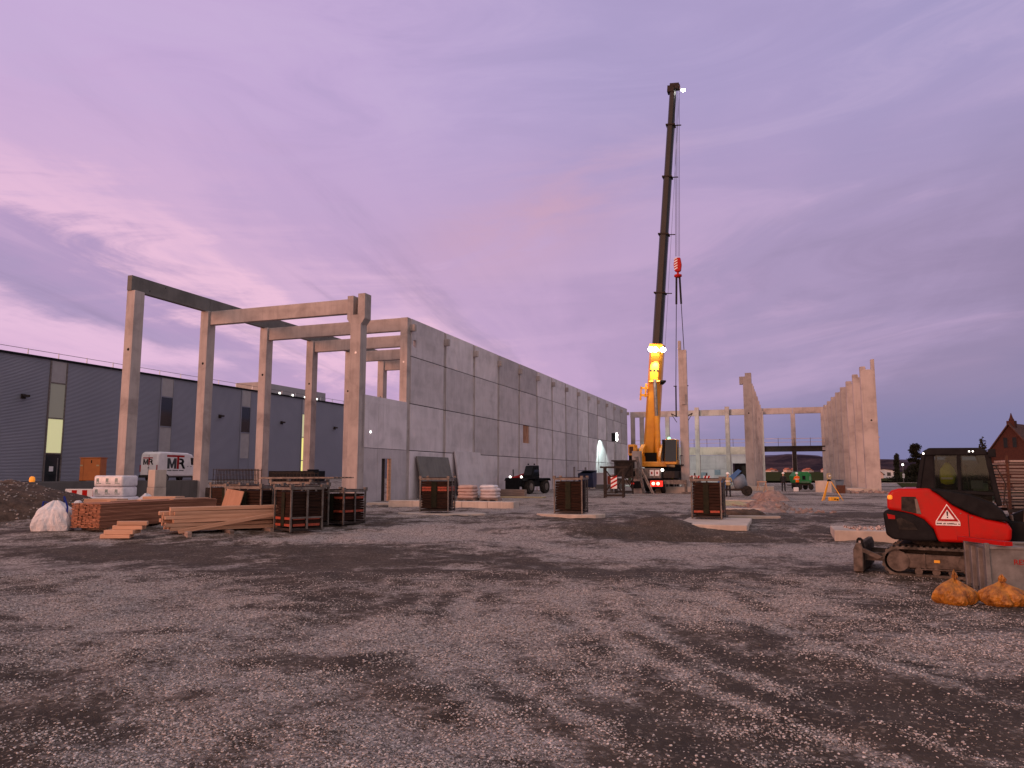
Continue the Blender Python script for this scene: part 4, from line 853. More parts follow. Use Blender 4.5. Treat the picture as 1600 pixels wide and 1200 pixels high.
# warning sign
sg = MB().prism([(.40, 1.115), (.195, .775), (.605, .775)], -.014, -.004, 'xz').build('warning_sign', 'white_paint', ex)
MB().prism([(.40, 1.085), (.218, .785), (.582, .785)], -.017, -.013, 'xz').build('red_border', 'red_mark', sg)
MB().prism([(.40, 1.005), (.285, .825), (.515, .825)], -.020, -.016, 'xz').build('triangle_face', 'white_paint', sg)
MB().prism([(.386, .97), (.414, .97), (.41, .885), (.39, .885)], -.023, -.019, 'xz').prism([(.389, .868), (.411, .868), (.411, .846), (.389, .846)], -.023, -.019, 'xz').build('exclamation_mark', 'black_paint', sg)
MB().bx(.195, .605, -.014, -.004, .705, .77).build('text_strip', 'white_paint', sg)
tx = MB(); xx = .21
for wl in (6, 3, 11, 2):
    for k in range(wl): tx.bx(xx, xx + .011, -.018, -.013, .727, .727 + random.choice((.018, .022, .026))); xx += .0155
    xx += .016
tx.build('small_print', 'black_paint', sg)
# cab
cb = MB()
def post(p, q, w_=.07): cb.bar(p, q, w_, w_)
yc0, yc1 = .28, 1.30
for y in (yc0, yc1):
    post((-.08, y, 1.38), (.05, y, 2.1), .08); post((.05, y, 2.1), (.13, y, 2.15), .07); post((1.02, y, 2.13), (1.12, y, 2.06), .07); post((1.12, y, 2.06), (1.26, y, 1.08), .09)
    post((.65, y, 2.12), (.63, y, 1.36), .07); post((.22, y, 2.12), (.20, y, 1.36), .04); post((-.08, y, 1.38), (1.2, y, 1.30), .07)
cabf = cb.build('cab_frame', 'black_paint', ex, bevel=.015)
shell('cab_roof', [(.02, 2.1), (.14, 2.2), (1.0, 2.19), (1.14, 2.11), (1.12, 2.04), (.04, 2.05)], yc0 - .05, yc1 + .05, 'black_paint', ex, .04, 3)
MB().prism([(-.06, 1.40), (.06, 2.08), (.22, 2.08), (.20, 1.40)], yc0 - .01, yc0 + .01, 'xz').build('rear_panel', 'black_paint', cabf)
for y in (yc0, yc1):
    MB().prism([(.23, 2.06), (.63, 2.06), (.61, 1.38), (.21, 1.38)], y - .006, y + .006, 'xz').build('window', 'cab_glass', cabf)
    MB().prism([(.68, 2.06), (1.05, 2.06), (1.10, 2.02), (1.22, 1.14), (.67, 1.35)], y - .006, y + .006, 'xz').build('window', 'cab_glass', cabf)
MB().bar((1.08, .5 * (yc0 + yc1), 2.06), (1.24, .5 * (yc0 + yc1), 1.1), .92, .012, (1, 0, 0)).build('windscreen', 'cab_glass', cabf)
MB().bx(-.05, 1.15, yc0, yc1, 1.15, 1.36).build('cab_floor', 'rubber', cabf)
st_ = MB().bx(.22, .62, .55, 1.05, 1.36, 1.5).prism([(.22, 1.45), (.32, 1.45), (.24, 1.98), (.16, 1.98)], .55, 1.05, 'xz').build('seat', 'rubber', cabf, bevel=.03)
MB().tube((.78, .9, 1.36), (.74, .9, 1.78), .015).tube((.74, .9, 1.78), (.74, .9, 1.86), .035).build('control_lever', 'steel_grey', cabf); MB().bx(.82, 1.02, .5, .7, 1.4, 1.56).build('display', 'grey_blue', cabf)
MB().bx(.85, 1.1, .6, 1.2, 1.36, 1.5).build('console', 'green_print', cabf)
MB().bar((.93, yc0 + .12, 2.04), (.98, yc0 + .12, 1.9), .05, .04).build('wiper', 'black_paint', cabf)
for x in (.83, .89): MB().lathe([(.014, 0), (.014, .012)], 8, Matrix.Translation((x, yc0 - .062, 2.12)) @ Matrix.Rotation(R(-90), 4, 'X')).build('roof_lamp', 'lamp_small', cabf)
MB().lathe([(.018, 0), (.018, .012)], 8, Matrix.Translation((.05, yc0 - .055, 2.09)) @ Matrix.Rotation(R(-90), 4, 'X')).build('rear_lamp', 'lamp_small', cabf)
MB().bar((1.1, yc0, 2.08), (1.2, yc0 - .1, 2.1), .02).bx(1.14, 1.26, yc0 - .14, yc0 - .08, 2.0, 2.16).build('mirror', 'black_paint', ex, bevel=.015)
MB().tube((1.32, .2, 1.1), (1.38, .15, 1.5), .012).tube((1.38, .15, 1.5), (1.24, .2, 1.85), .012).tube((1.42, .2, .85), (1.36, .12, 1.2), .012).build('handrail', 'steel_dark', ex)
hv = thing('safety_jacket', 'yellow hi-vis jacket hanging behind the glass of the red excavator cab', 'jacket', ex.matrix_basis @ Vector((.3, 1.1, 1.5)), R(-32))
hv.location = Vector((EA.x, EA.y, EZ + .3)) + Matrix.Rotation(R(-32), 3, 'Z') @ Vector((.42, .62, 1.44))
cloth_blob('jacket', 'yellow_cloth', hv, [(.06, .03), (.13, .06), (.15, .2), (.13, .32), (.07, .42), (.03, .46)], 24, 6, .2, .2)
MB().bx(-.1, .1, -.155, -.14, .14, .18).build('reflective_band', 'white_paint', hv)
# boom, front
MB().prism([(1.3, .55), (1.75, .5), (2.0, .9), (2.35, 1.5), (2.2, 1.62), (1.75, 1.05), (1.35, .85)], .75, 1.05, 'xz').build('boom', 'black_paint', ex, bevel=.03)
MB().prism([(1.36, .1), (1.9, .05), (1.9, .75), (1.36, .8)], .6, 1.2, 'xz').build('swing_bracket', 'black_paint', ex, bevel=.03)
MB().tube((1.6, .7, .2), (1.72, .7, 1.3), .04).tube((1.5, .68, .15), (1.45, .66, .9), .02).tube((1.55, .68, .2), (1.62, .62, .75), .02).build('hydraulic_hose', 'steel_grey', ex)
# tracks
def track(y0, y1):
    n = 44; prof = []; L0, L1 = -.5, .72; zb, zt = -.30, .26; r_ = (zt - zb) / 2; zc_ = (zt + zb) / 2
    for k in range(13): a = R(90 + 15 * k); prof.append((L0 + r_ * math.cos(a), zc_ + r_ * math.sin(a)))
    for k in range(13): a = R(-90 + 15 * k); prof.append((L1 + r_ * math.cos(a), zc_ + r_ * math.sin(a)))
    inn = [(L0 + (x - L0) * .86 if x < L0 else L1 + (x - L1) * .86 if x > L1 else x, zc_ + (z - zc_) * .84) for x, z in prof]
    mb = MB(); m_ = len(prof)
    for yy in (y0, y1):
        for p in prof: mb.v.append((p[0], yy, p[1]))
        for p in inn: mb.v.append((p[0], yy, p[1]))
    for i in range(m_):
        j = (i + 1) % m_; O = 2 * m_
        mb.f += [(i, j, j + O, i + O), (m_ + i, m_ + i + O, m_ + j + O, m_ + j), (i, i + m_, j + m_, j), (i + O, j + O, j + m_ + O, i + m_ + O)]; mb.m += [0] * 4
    for k in range(40):                                              # grousers
        s_ = k / 40 * (2 * (L1 - L0) + 2 * math.pi * r_); d_ = L1 - L0
        if s_ < d_: x, z, a = L0 + s_, zt, 0
        elif s_ < d_ + math.pi * r_: q = (s_ - d_) / r_; x, z, a = L1 + r_ * math.sin(q), zc_ + r_ * math.cos(q), -q
        elif s_ < 2 * d_ + math.pi * r_: x, z, a = L1 - (s_ - d_ - math.pi * r_), zb, math.pi
        else: q = (s_ - 2 * d_ - math.pi * r_) / r_; x, z, a = L0 - r_ * math.sin(q), zc_ - r_ * math.cos(q), math.pi - q
        mb.bx(-.025, .025, y0 - .004, y1 + .004, -.012, .018, Matrix.Translation((x, 0, z)) @ Matrix.Rotation(-a, 4, 'Y'))
    t_ = mb.build('track', 'dusty_rubber', ex)
    MB().prism([(-.42, .13), (.62, .12), (.62, -.14), (-.30, -.14), (-.42, -.02)], y0 + .05, y1 - .05, 'xz').bx(-.05, -.02, y0 + .03, y1 - .03, -.16, .14).bx(-.1, .62, y0 + .02, y1 - .03, -.17, -.145).build('track_frame', 'dusty_steel', t_, bevel=.01)
    MB().bx(.12, .22, y0 + .03, y0 + .05, -.02, .03).build('track_plate', 'yellow_box', t_)
    for x in (-.5, .72): MB().lathe([(.2, 0), (.2, .06), (.1, .1), (.1, y1 - y0 - .05)], 18, Matrix.Translation((x, y0 + .03, zc_)) @ Matrix.Rotation(R(-90), 4, 'X')).build('sprocket', 'dusty_steel', t_)
    for x in (-.15, .15, .42): MB().lathe([(.07, 0), (.07, y1 - y0 - .08)], 12, Matrix.Translation((x, y0 + .04, -.2)) @ Matrix.Rotation(R(-90), 4, 'X')).build('roller', 'dusty_steel', t_)
track(.02, .40); track(1.47, 1.85)
MB().bx(-.5, .7, .4, 1.47, -.02, .28).lathe([(.5, .26), (.5, .40)], 20, Matrix.Translation((.2, .95, 0))).build('undercarriage', 'rubber', ex)
bl = MB().prism([(-1.31, -.27), (-1.13, -.27), (-1.12, .2), (-1.15, .3), (-1.24, .3), (-1.30, .17)], -.02, 1.87, 'xz').build('dozer_blade', 'dusty_steel', ex, bevel=.015)
MB().bar((-1.15, 1.5, .02), (-.4, 1.4, 0), .12, .16).build('blade_arm', 'dusty_steel', bl); MB().bar((-1.15, .35, .02), (-.4, .5, 0), .12, .16).prism([(-1.16, .14), (-.86, .0), (-.76, .05), (-1.12, .2)], -.01, .08, 'xz').build('blade_arm', 'dusty_steel', bl)
MB().prism([(-1.25, .17), (-1.10, .17), (-1.12, .36), (-1.16, .40), (-1.21, .40), (-1.24, .36)], .06, .12, 'xz').build('lifting_eye', 'black_paint', bl)
MB().bx(-1.2, -1.16, .055, .06, .26, .34).build('eye_hole', 'stone_gravel', bl)

# grey waste bin with a red plank, sacks
bn = thing('skip_bin', 'grey steel trough bin partly outside the frame with a red plank across it', 'bin', at(7.93, 12.67), R(-15))
# local x = long axis (towards right, near), y = away
bw, bl_ = 1.02, 2.6
z1 = .74
mb = MB(); mb.bx(0, bl_, -.03, .0, .06, z1); mb.bx(0, bl_, bw - .03, bw, .06, z1); mb.bx(0, .03, 0, bw - .03, .06, z1); mb.bx(bl_ - .03, bl_, 0, bw - .03, .06, z1); mb.bx(.03, bl_ - .03, 0, bw - .03, .06, .1); mb.build('trough', 'galvanised', bn)
MB().bx(-.03, bl_, -.06, .02, z1, z1 + .05).bx(-.03, bl_, bw - .05, bw + .02, z1, z1 + .05).bx(-.04, .03, .02, bw - .05, z1, z1 + .05).build('rim', 'galvanised', bn, bevel=.008)
for y in (-.05, .31, .66, bw - .01): MB().bx(-.06, .01, y - .035, y + .035, 0.0, z1 + (.1 if y in (-.05, bw - .01) else 0)).build('corner_rib', 'galvanised', bn, bevel=.008)
MB().bx(.03, .7, .0, bw, z1 - .02, z1 + .01).build('lid_board', 'timber_grey', bn)
def text(body_, size, mat, name, parent, m4, ext=.003):
    cu = bpy.data.curves.new(name, 'FONT'); cu.body = body_; cu.size = size; cu.extrude = ext; to = bpy.data.objects.new(name, cu); C.objects.link(to)
    dg = bpy.context.evaluated_depsgraph_get(); me = bpy.data.meshes.new_from_object(to.evaluated_get(dg)); bpy.data.objects.remove(to); me.materials.clear(); me.materials.append(M[mat]); me.transform(m4)
    o = bpy.data.objects.new(name, me); C.objects.link(o); o.parent = parent; return o
text('RES', .12, 'red_mark', 'lettering', bn, Matrix.Translation((.36, -.036, .50)) @ Matrix.Rotation(R(90), 4, 'X'))
pk = MB().bx(-.07, .07, 0, 1.15, -.03, .04); pk.mi = 1; pk.bx(-.071, .071, -.002, .03, -.031, .041)
o = pk.build('plank', ['red_paint', 'red_mark'], None, None, 0, .004)
def red_plank():
    p, q = Vector((8.02, 13.55, EZ + .845)), Vector((8.12, 12.42, EZ + .845)); d_ = q - p
    o.location = p; o.rotation_euler = d_.to_track_quat('Y', 'Z').to_euler(); tag(o, 'faded red plank lying across the rim of the grey bin', 'plank')
red_plank()
def sack(label, p, rz, w_, h, seed, stub):
    t_ = thing('rubble_sack', label, 'sack', p, rz, 'yellow sacks by the bin')
    b_ = crumple('sack_body', 'sack_yellow', t_, [(w_ * .7, -.02), (w_ * 1.0, .03), (w_ * 1.12, h * .2), (w_ * 1.12, h * .38), (w_ * .98, h * .58), (w_ * .70, h * .76), (w_ * .36, h * .9), (w_ * .12, h * 1.0), (w_ * .10, h * 1.05), (w_ * .19, h * 1.14), (w_ * .13, h * 1.24), (w_ * .02, h * 1.32)], 110, seed); b_.scale = (1.0, .72, 1)
    MB().lathe([(w_ * .13, h * 1.01), (w_ * .14, h * 1.03), (w_ * .13, h * 1.05)], 14, Matrix.Diagonal((1, .8, 1, 1))).build('tie_string', 'rust', t_); return t_
sack('left yellow rubble sack, upright with a pointed tied neck, in front of the bin', at(6.82, 11.75), R(-20), .24, .37, 11, 0); sack('right yellow rubble sack, slumped wide, in front of the bin', at(7.38, 11.5), R(-28), .30, .33, 14, .05)

# stack of scaffold boards behind the excavator
t_ = thing('board_rack', 'steel trestle rack behind the excavator loaded with grey weathered boards', 'rack', (12.5, 18.95, G(12.5, 19)), R(-6))
for x in (.07, 2.3):
    for y in (.1, 1.0): MB().bx(x - .025, x + .025, y - .03, y + .03, 0, 2.45).build('rack_post', 'rust', t_)
MB().bx(0, 2.6, .02, .1, 1.02, 1.1).bx(0, 2.6, 1.0, 1.08, 1.02, 1.1).build('rack_beam', 'steel_dark', t_)
wb = stick('scaffold_board', 2.4, .9, .034, 'timber_grey'); wb2 = stick('scaffold_board', 2.2, .42, .056, 'timber_grey'); f = True; f2 = True
zb = 1.12; k = 0
base_p = Vector((12.5, 18.95, G(12.5, 19))); RM = Matrix.Rotation(R(-6), 3, 'Z')
while zb < 2.36:
    if k % 3 == 2:
        place(wb, f, base_p + RM @ Vector((.0, .55, zb)), R(-6) + random.uniform(-.01, .01), 'wide weathered board in the stack behind the red excavator', 'board', 'wide boards of the weathered stack'); f = False; zb += .055
    else:
        for yy in (.3, .8): place(wb2, f2, base_p + RM @ Vector((random.uniform(.06, .22), yy, zb)), R(-6) + random.uniform(-.015, .015), 'thick weathered plank between wider boards behind the red excavator', 'plank', 'thick planks of the weathered stack'); f2 = False
        zb += .088
    k += 1
block('foundation_block', 'pale concrete block strewn with rubble left of the red excavator', 'foundation', Vector((10.75, 22.4, 0)), -TH, (2.35, 2.0, .08), 'concrete_light', -.8)
def rubble(name, label, cat, cen, spread, n, sizes, mat, zfun=None, seed=3):
    rr = np.random.default_rng(seed); mb = MB()
    for k in range(n):
        x, y = cen[0] + (rr.random() - .5) * spread[0], cen[1] + (rr.random() - .5) * spread[1]; s_ = sizes[0] + (sizes[1] - sizes[0]) * rr.random()
        z = (zfun(x, y) if zfun else cen[2]) + s_ * .1; E_ = Euler((rr.random() * .6, rr.random() * .6, rr.random() * 6)).to_matrix().to_4x4()
        m4 = Matrix.Translation((x, y, z)) @ E_
        mb.v += [tuple(m4 @ Vector((a * s_ * (.5 + .5 * rr.random()), b_ * s_ * (.4 + .4 * rr.random()), c * s_ * (.3 + .3 * rr.random())))) for a in (-1, 1) for b_ in (-1, 1) for c in (-1, 1)]
        o_ = len(mb.v) - 8; mb.f += [tuple(o_ + i for i in q) for q in ((0, 1, 3, 2), (4, 6, 7, 5), (0, 4, 5, 1), (2, 3, 7, 6), (0, 2, 6, 4), (1, 5, 7, 3))]; mb.m += [0] * 6
    return tag(mb.build(name, mat), label, cat, None, 'stuff')
rubble('block_rubble', 'light broken rubble and shreds lying on the block by the excavator', 'rubble', (10.85, 22.4, .09), (1.8, 1.3), 110, (.02, .07), 'rubble_mix')

# earth heap on the left, rubble ridges, sand
def heap(name, label, cat, cx, cy, rx, ry, h, mat, seed, rough=.25, ang=0, n=90, shape=1.0):
    mb = MB(); us = np.linspace(-1, 1, n); gx_, gy_ = np.meshgrid(us, us); r_ = np.hypot(gx_, gy_)
    hh = np.clip(1 - r_ ** 1.0, 0, 1); hh = h * (1 - (1 - np.clip(hh * 1.25, 0, 1)) ** 2) ** shape if True else hh
    X_ = cx + gx_ * rx * math.cos(ang) - gy_ * ry * math.sin(ang); Y_ = cy + gx_ * rx * math.sin(ang) + gy_ * ry * math.cos(ang)
    env = np.clip(hh / h * 2, 0, 1)
    zz_ = gz(X_, Y_) + hh * (1 + rough * 2 * (fbm(X_ * .9, Y_ * .9, 4, seed) - .5)) + env * rough * .5 * (fbm(X_ * 3.2, Y_ * 3.2, 4, seed + 3) - .5) - .06 * (1 - env)
    co_ = np.stack([X_, Y_, zz_], -1).reshape(-1, 3); i2 = (np.arange(n - 1)[:, None] * n + np.arange(n - 1)[None]).reshape(-1)
    return tag(npmesh(name, co_, np.stack([i2, i2 + 1, i2 + n + 1, i2 + n], -1), mat), label, cat), (lambda x, y: float(np.interp(0, [0], [0])))
eh, _ = heap('earth_heap', 'big dark heap of stony soil at the left edge before the metal hall', 'heap', -23.3, 31.0, 6.4, 5.2, 1.36, 'soil', 41, .12, .15, 110, .9)
def hz(o):
    from mathutils.bvhtree import BVHTree
    bt = BVHTree.FromPolygons([v_.co for v_ in o.data.vertices], [p_.vertices for p_ in o.data.polygons])
    return lambda x, y: (lambda h: h.z if h is not None else G(x, y))(bt.ray_cast(Vector((x, y, 30)), Vector((0, 0, -1)))[0])
rubble('heap_stones', 'pale stones scattered over the dark soil heap', 'stones', (-22.3, 29.4, 0), (10, 6), 700, (.02, .06), 'stone_gravel', hz(eh), 5)
rr1, _ = heap('rubble_ridge', 'long low ridge of pinkish rubble running back beside the foundation strips', 'rubble heap', 13.0, 38.5, 1.0, 6.5, .34, 'rubble_pink', 51, .6, -R(17), 90)
rubble('ridge_stones', 'broken pinkish lumps lying on the rubble ridge', 'stones', (13.0, 38, 0), (2.2, 11), 260, (.03, .13), 'rubble_pink', hz(rr1), 6)
heap('rubble_heap', 'small mound of pinkish rubble at the far end of the ridge', 'rubble heap', 17.3, 50.5, .9, 3.0, .5, 'rubble_pink', 52, .5, 0, 60)
heap('sand_heap', 'low yellowish sand patch beside the striped crate', 'sand heap', 11.6, 42.0, 1.8, 1.3, .2, 'sand_yellow', 53, .3, 0, 40)
heap('soil_heap', 'low dark soil mound between the foundation strips', 'soil heap', 9.5, 31.0, 1.0, .7, .2, 'soil', 54, .3, 0, 40)
for k, (x, y, L) in enumerate(((9.4, 29.3, 1.9), (10.6, 34.0, 2.6), (12.4, 41.5, 3.6), (13.5, 46.0, 4.2))):
    block('foundation_strip', f'{NUM[k]} pale concrete foundation strip from the front, between crate and rubble ridge', 'foundation', at(x, y), -TH * .3, (L, .35, .10), 'concrete_light', -.2, .01, 'foundation strips by the ridge')
block('concrete_block', 'big pale concrete block lying near the green compressor', 'block', at(29.4, 70.5), -TH - R(12), (1.4, 2.4, 1.05), 'concrete_light')
block('concrete_plinth', 'low concrete footing at the foot of the outer right column row', 'footing', S(7.0, 77.5), -TH, (2.6, 3.4, .35), 'concrete_light')
block('concrete_plinth', 'low concrete footing at the foot of the middle column row', 'footing', S(-3.0, 80.5), -TH, (4.6, 2.2, .42), 'concrete_light')
rubble('offcut_rubble', 'small dark rubble and offcuts around the foot of the right columns', 'rubble', (30.6, 66.5, 0), (5, 3), 50, (.08, .3), 'rubble_pink', G, 8)

# ================================================================ van
vn = thing('delivery_van', 'white panel van with a red bar over grey and black letters', 'van', at(-32.2, 66.4), R(90) - TH + R(1))
# local x = forward, right side is -y
vl, vw = 6.0, 2.0
vb = MB(); vb.prism([(0, .45), (0, 1.9), (.06, 2.45), (.16, 2.62), (.4, 2.68), (3.7, 2.64), (4.25, 2.5), (5.05, 1.62), (5.75, 1.35), (5.95, 1.05), (5.98, .45)], -vw / 2, vw / 2)
vbo = vb.build('body', 'white_paint', vn, bevel=.2, seg=4)
MB().bx(-.08, .2, -1.0, 1.0, .38, .62).bx(.2, 5.6, -1.01, -.97, .38, .5).build('bumper', 'rubber', vn, bevel=.03)
MB().prism([(3.95, 2.2), (4.35, 2.2), (4.95, 1.6), (4.9, 1.5), (4.05, 1.55)], -vw / 2 - .01, -vw / 2 + .02).build('side_window', 'dark_glass', vn)
MB().bar((4.3, 0, 2.43), (5.02, 0, 1.66), 1.7, .03, (0, 0, 1)).build('windscreen', 'dark_glass', vn)
for x in (1.05, 4.75):
    for y in (-.92, .92):
        wh = MB().lathe([(.25, -.11), (.34, -.1), (.36, 0), (.34, .1), (.25, .11)], 18, Matrix.Translation((x, y, .36)) @ Matrix.Rotation(R(90), 4, 'X')).build('wheel', 'rubber', vn)
        MB().lathe([(.22, -.12), (.22, .12)], 14, Matrix.Translation((x, y, .36)) @ Matrix.Rotation(R(90), 4, 'X')).build('rim', 'steel_grey', wh)
MB().bx(.5, .8, -.2, .1, 2.66, 2.76).build('roof_vent', 'black_paint', vn, bevel=.02)
MB().bx(-.015, .0, -.01, .01, .6, 2.4).bx(-.03, 0, -.06, .06, 1.2, 1.3).build('rear_seam', 'grey_mark', vn)
MB().bx(-.02, .02, -.97, -.88, .9, 1.5).build('tail_light', 'red_mark', vn); MB().bx(-.02, .02, .88, .97, .9, 1.5).build('tail_light', 'red_mark', vn)
for x in (3.55, 3.95): MB().bx(x, x + .16, -vw / 2 - .025, -vw / 2, 1.38, 1.42).build('door_handle', 'black_paint', vn)
def logo(m4, s_, nm):
    lg = MB()
    H_ = 1.0
    lg.prism([(0, 0), (.22, 0), (.22, .56), (.36, .06), (.5, .06), (.64, .56), (.64, 0), (.86, 0), (.86, H_), (.62, H_), (.43, .40), (.24, H_), (0, H_)], 0, .012 / s_, 'xz', m4)
    o1 = lg.build('letter_m', 'grey_mark', vn)
    r_ = MB(); arc = [(.28 * math.cos(R(a)) , .28 * math.sin(R(a))) for a in range(-90, 91, 15)]
    out = [(1.16, H_), (1.24, H_)] + [(1.24 + x, .72 + y) for x, y in arc[::-1]] + [(1.16, .44)]
    r_.prism([(1.12, .83), (1.26, .83), (1.35, .78), (1.37, .72), (1.35, .66), (1.26, .61), (1.12, .61), (1.12, .44), (1.29, .44), (1.5, 0), (1.72, 0), (1.5, .47), (1.57, .6), (1.58, .76), (1.5, .92), (1.36, .99), (1.12, H_)], 0, .012 / s_, 'xz', m4)
    r_.build('letter_r', 'black_paint', vn)
    MB().prism([(-.05, 1.12), (1.6, 1.12), (1.6, 1.3), (-.05, 1.3)], 0, .012 / s_, 'xz', m4).prism([(.90, -.02), (1.10, -.02), (1.10, 1.12), (.90, 1.12)], 0, .012 / s_, 'xz', m4).build('letter_t', 'red_mark', vn)
logo(Matrix.Translation((1.12, -vw / 2 - .014, 1.18)) @ Matrix.Diagonal((1.28, 1, .94, 1)), 1.0, 'side')
logo(Matrix.Translation((-.015, .62, 1.52)) @ Matrix.Rotation(R(-90), 4, 'Z') @ Matrix.Diagonal((.66, 1, .5, 1)), 1.0, 'rear')
mb = MB(); xx = 1.15
for wl in (7, 9, 8):
    for k in range(wl): mb.bx(xx, xx + .055, -vw / 2 - .012, -vw / 2 - .002, .98, .98 + random.choice((.07, .09))); xx += .075
    xx += .1
mb.build('small_print', 'grey_mark', vn)

# ================================================================ things in front of the left hall
ob = thing('job_box', 'orange steel site box on legs in front of the metal hall', 'box', at(-31.0, 55.5), R(4))
bx_ = MB().bx(-.72, .72, -.5, .5, .22, 1.85).build('box', 'orange_paint', ob, bevel=.02); MB().bx(-.76, .76, -.55, .55, 1.85, 1.92).build('lid', 'orange_paint', ob, bevel=.01)
MB().bx(.05, .12, -.515, -.5, 1.5, 1.72).build('lock', 'black_paint', ob)
for x in (-.7, .45): MB().bx(x, x + .18, -.512, -.5, 1.28, 1.38).build('label_plate', 'sand_yellow', ob)
for x in (-.7, .7): MB().bx(x - .05, x + .05, -.45, .45, 0, .22).build('leg', 'steel_dark', ob)
MB().bx(-.46, -.45, -.51, -.5, .24, 1.84).build('door_seam', 'rust', ob)
def barrier(label, p, rz, L=1.6):
    t_ = thing('road_barrier', label, 'barrier', p, rz, 'red and white road barriers')
    MB().bx(-L / 2, L / 2, -.03, .03, .9, .96).bx(-L / 2, -L / 2 + .06, -.03, .03, .1, .9).bx(L / 2 - .06, L / 2, -.03, .03, .1, .9).bx(-L / 2, L / 2, -.03, .03, .38, .42).build('frame', 'white_paint', t_, bevel=.01)
    for k in range(6): MB().bx(-L / 2 + .06 + (L - .12) * k / 6, -L / 2 + .06 + (L - .12) * (k + 1) / 6, -.02, .02, .42, .9).build('stripe', 'red_paint' if k % 2 else 'white_paint', t_)
    for x in (-L / 2 + .1, L / 2 - .1): MB().bx(x - .06, x + .06, -.35, .35, 0, .1).build('foot', 'rubber', t_)
barrier('red and white road barrier half hidden behind the soil heap by the orange box', at(-21.3, 37.3), R(5)); barrier('red and white road barrier at the left picture edge behind the soil heap', at(-27.0, 38.6, .15), R(8))
wl_ = thing('warning_lamp', 'amber warning lamp on a small striped board standing behind the soil heap', 'warning lamp', at(-24.6, 38.5), R(8))
MB().bx(-.03, .03, -.03, .03, 0, .9).build('stem', 'white_paint', wl_)
MB().bx(-.14, .14, -.03, .03, .75, 1.2).build('board', 'white_paint', wl_); MB().prism([(-.13, 1.05), (.13, .8), (.13, .98), (-.05, 1.18)], -.035, -.03).build('stripe', 'red_mark', wl_)
MB().lathe([(.06, 1.2), (.13, 1.28), (.15, 1.38), (.13, 1.5), (.06, 1.56)], 14, Matrix.Diagonal((1, .6, 1, 1))).build('lens', 'amber', wl_)
cloth_blob('heap_film', 'film_white', thing('film_scrap', 'white plastic scrap lying on the heap crest at the left', 'film', Vector((-26.2, 36.3, hz(eh)(-26.2, 36.3) + .55))), [(.2, 0), (.3, .06), (.2, .16), (.05, .2)], 18, 2, .3, .2)

# ================================================================ along the long wall
def leaning(name, label, v_, u_, wdt, hgt, lean, mat, yaw=0):
    o = MB().bx(0, .12, 0, wdt, 0, hgt).build(name, mat, None, S(v_, u_, -.05), -TH + yaw, .015)
    o.rotation_euler = Euler((0, -lean, -TH + yaw)); return tag(o, label, 'slab', 'slabs leaning on the long wall')
leaning('leaning_slab', 'dark concrete slab leaning on the long wall behind the striped crate', V0 + .75, 46.2, 5.2, 3.0, R(13), 'concrete_dark')
leaning('leaning_slab', 'tall pale concrete slab leaning on the long wall right of the dark slab', V0 + .6, 52.6, 5.2, 3.5, R(9), 'panel_concrete')
def bagpal(label, v_, u_, mat, n):
    t_ = thing('bag_pallet', label, 'pallet', S(v_, u_, G(*S(v_, u_)[:2])), -TH + R(6), 'pallets of wrapped bags')
    MB().bx(-.6, .6, -.5, .5, .08, .16).bx(-.6, -.48, -.5, .5, 0, .08).bx(-.06, .06, -.5, .5, 0, .08).bx(.48, .6, -.5, .5, 0, .08).build('wood_pallet', 'timber_grey', t_)
    for r_ in range(n):
        cloth_blob('bag_layer', mat, t_, [(.5, 0), (.6, .04), (.62, .12), (.56, .2), (.4, .24)], 30, 20 + r_, .10, .55).location = (random.uniform(-.03, .03), 0, .15 + .2 * r_)
    return t_
bagpal('left pallet of grey wrapped bags behind the striped crate', -20.0, 43.2, 'film_grey', 4); bagpal('middle pallet of pinkish wrapped bags on the strip foundation', -18.6, 43.7, 'bagpink', 4); bagpal('right pallet of whitish wrapped bags nearest the telehandler', -17.3, 44.3, 'film_grey', 3); bagpal('pallet of whitish wrapped bags standing behind the pinkish one', -17.9, 45.6, 'film_white', 4)
o = block('timber_sill', 'low timber beam with bolt holes lying before the telehandler', 'beam', S(-19.0, 52.2, 0), -TH + R(-20), (3.3, .3, .55), 'timber_grey', -.1)
mb = MB(); mb.bx(-1.6, 1.6, -.5, .5, 0, .08); tag(mb.build('loose_slab', 'sand_yellow', None, S(-17.3, 50.5, 0), -TH), 'pale boards lying flat on the ground before the telehandler', 'boards')
# telehandler
te = thing('telehandler', 'dark telehandler with lit headlights parked beside the long wall', 'telehandler', at(1.35, 64.5), R(-90) - R(32))
# local x forward
MB().bx(-2.0, 1.9, -.75, .75, .6, 1.25).build('chassis', 'black_paint', te, bevel=.08)
tb = MB().prism([(-.6, 1.2), (.75, 1.2), (.7, 1.6), (.3, 2.35), (-.5, 2.4)], -.05, .85, 'xz', Matrix.Translation((0, 0, 0))).build('cab', 'black_paint', te, bevel=.05)
MB().bar((.74, .4, 1.55), (.38, .4, 2.28), .75, .03).build('windscreen', 'dark_glass', tb); MB().prism([(-.45, 1.5), (.55, 1.5), (.22, 2.25), (-.4, 2.28)], .845, .86).build('side_window', 'dark_glass', tb)
MB().bar((-1.8, -.45, 1.75), (1.9, -.45, 1.15), .38, .4).build('boom', 'red_mark', te, bevel=.03)
MB().bx(1.9, 2.3, -.8, .6, .7, 1.3).bx(2.3, 2.35, -.8, .6, .3, 1.35).build('carriage', 'black_paint', te, bevel=.02)
MB().tube((1.0, -.85, 1.2), (1.0, -.85, 2.05), .05).build('exhaust', 'black_paint', te)
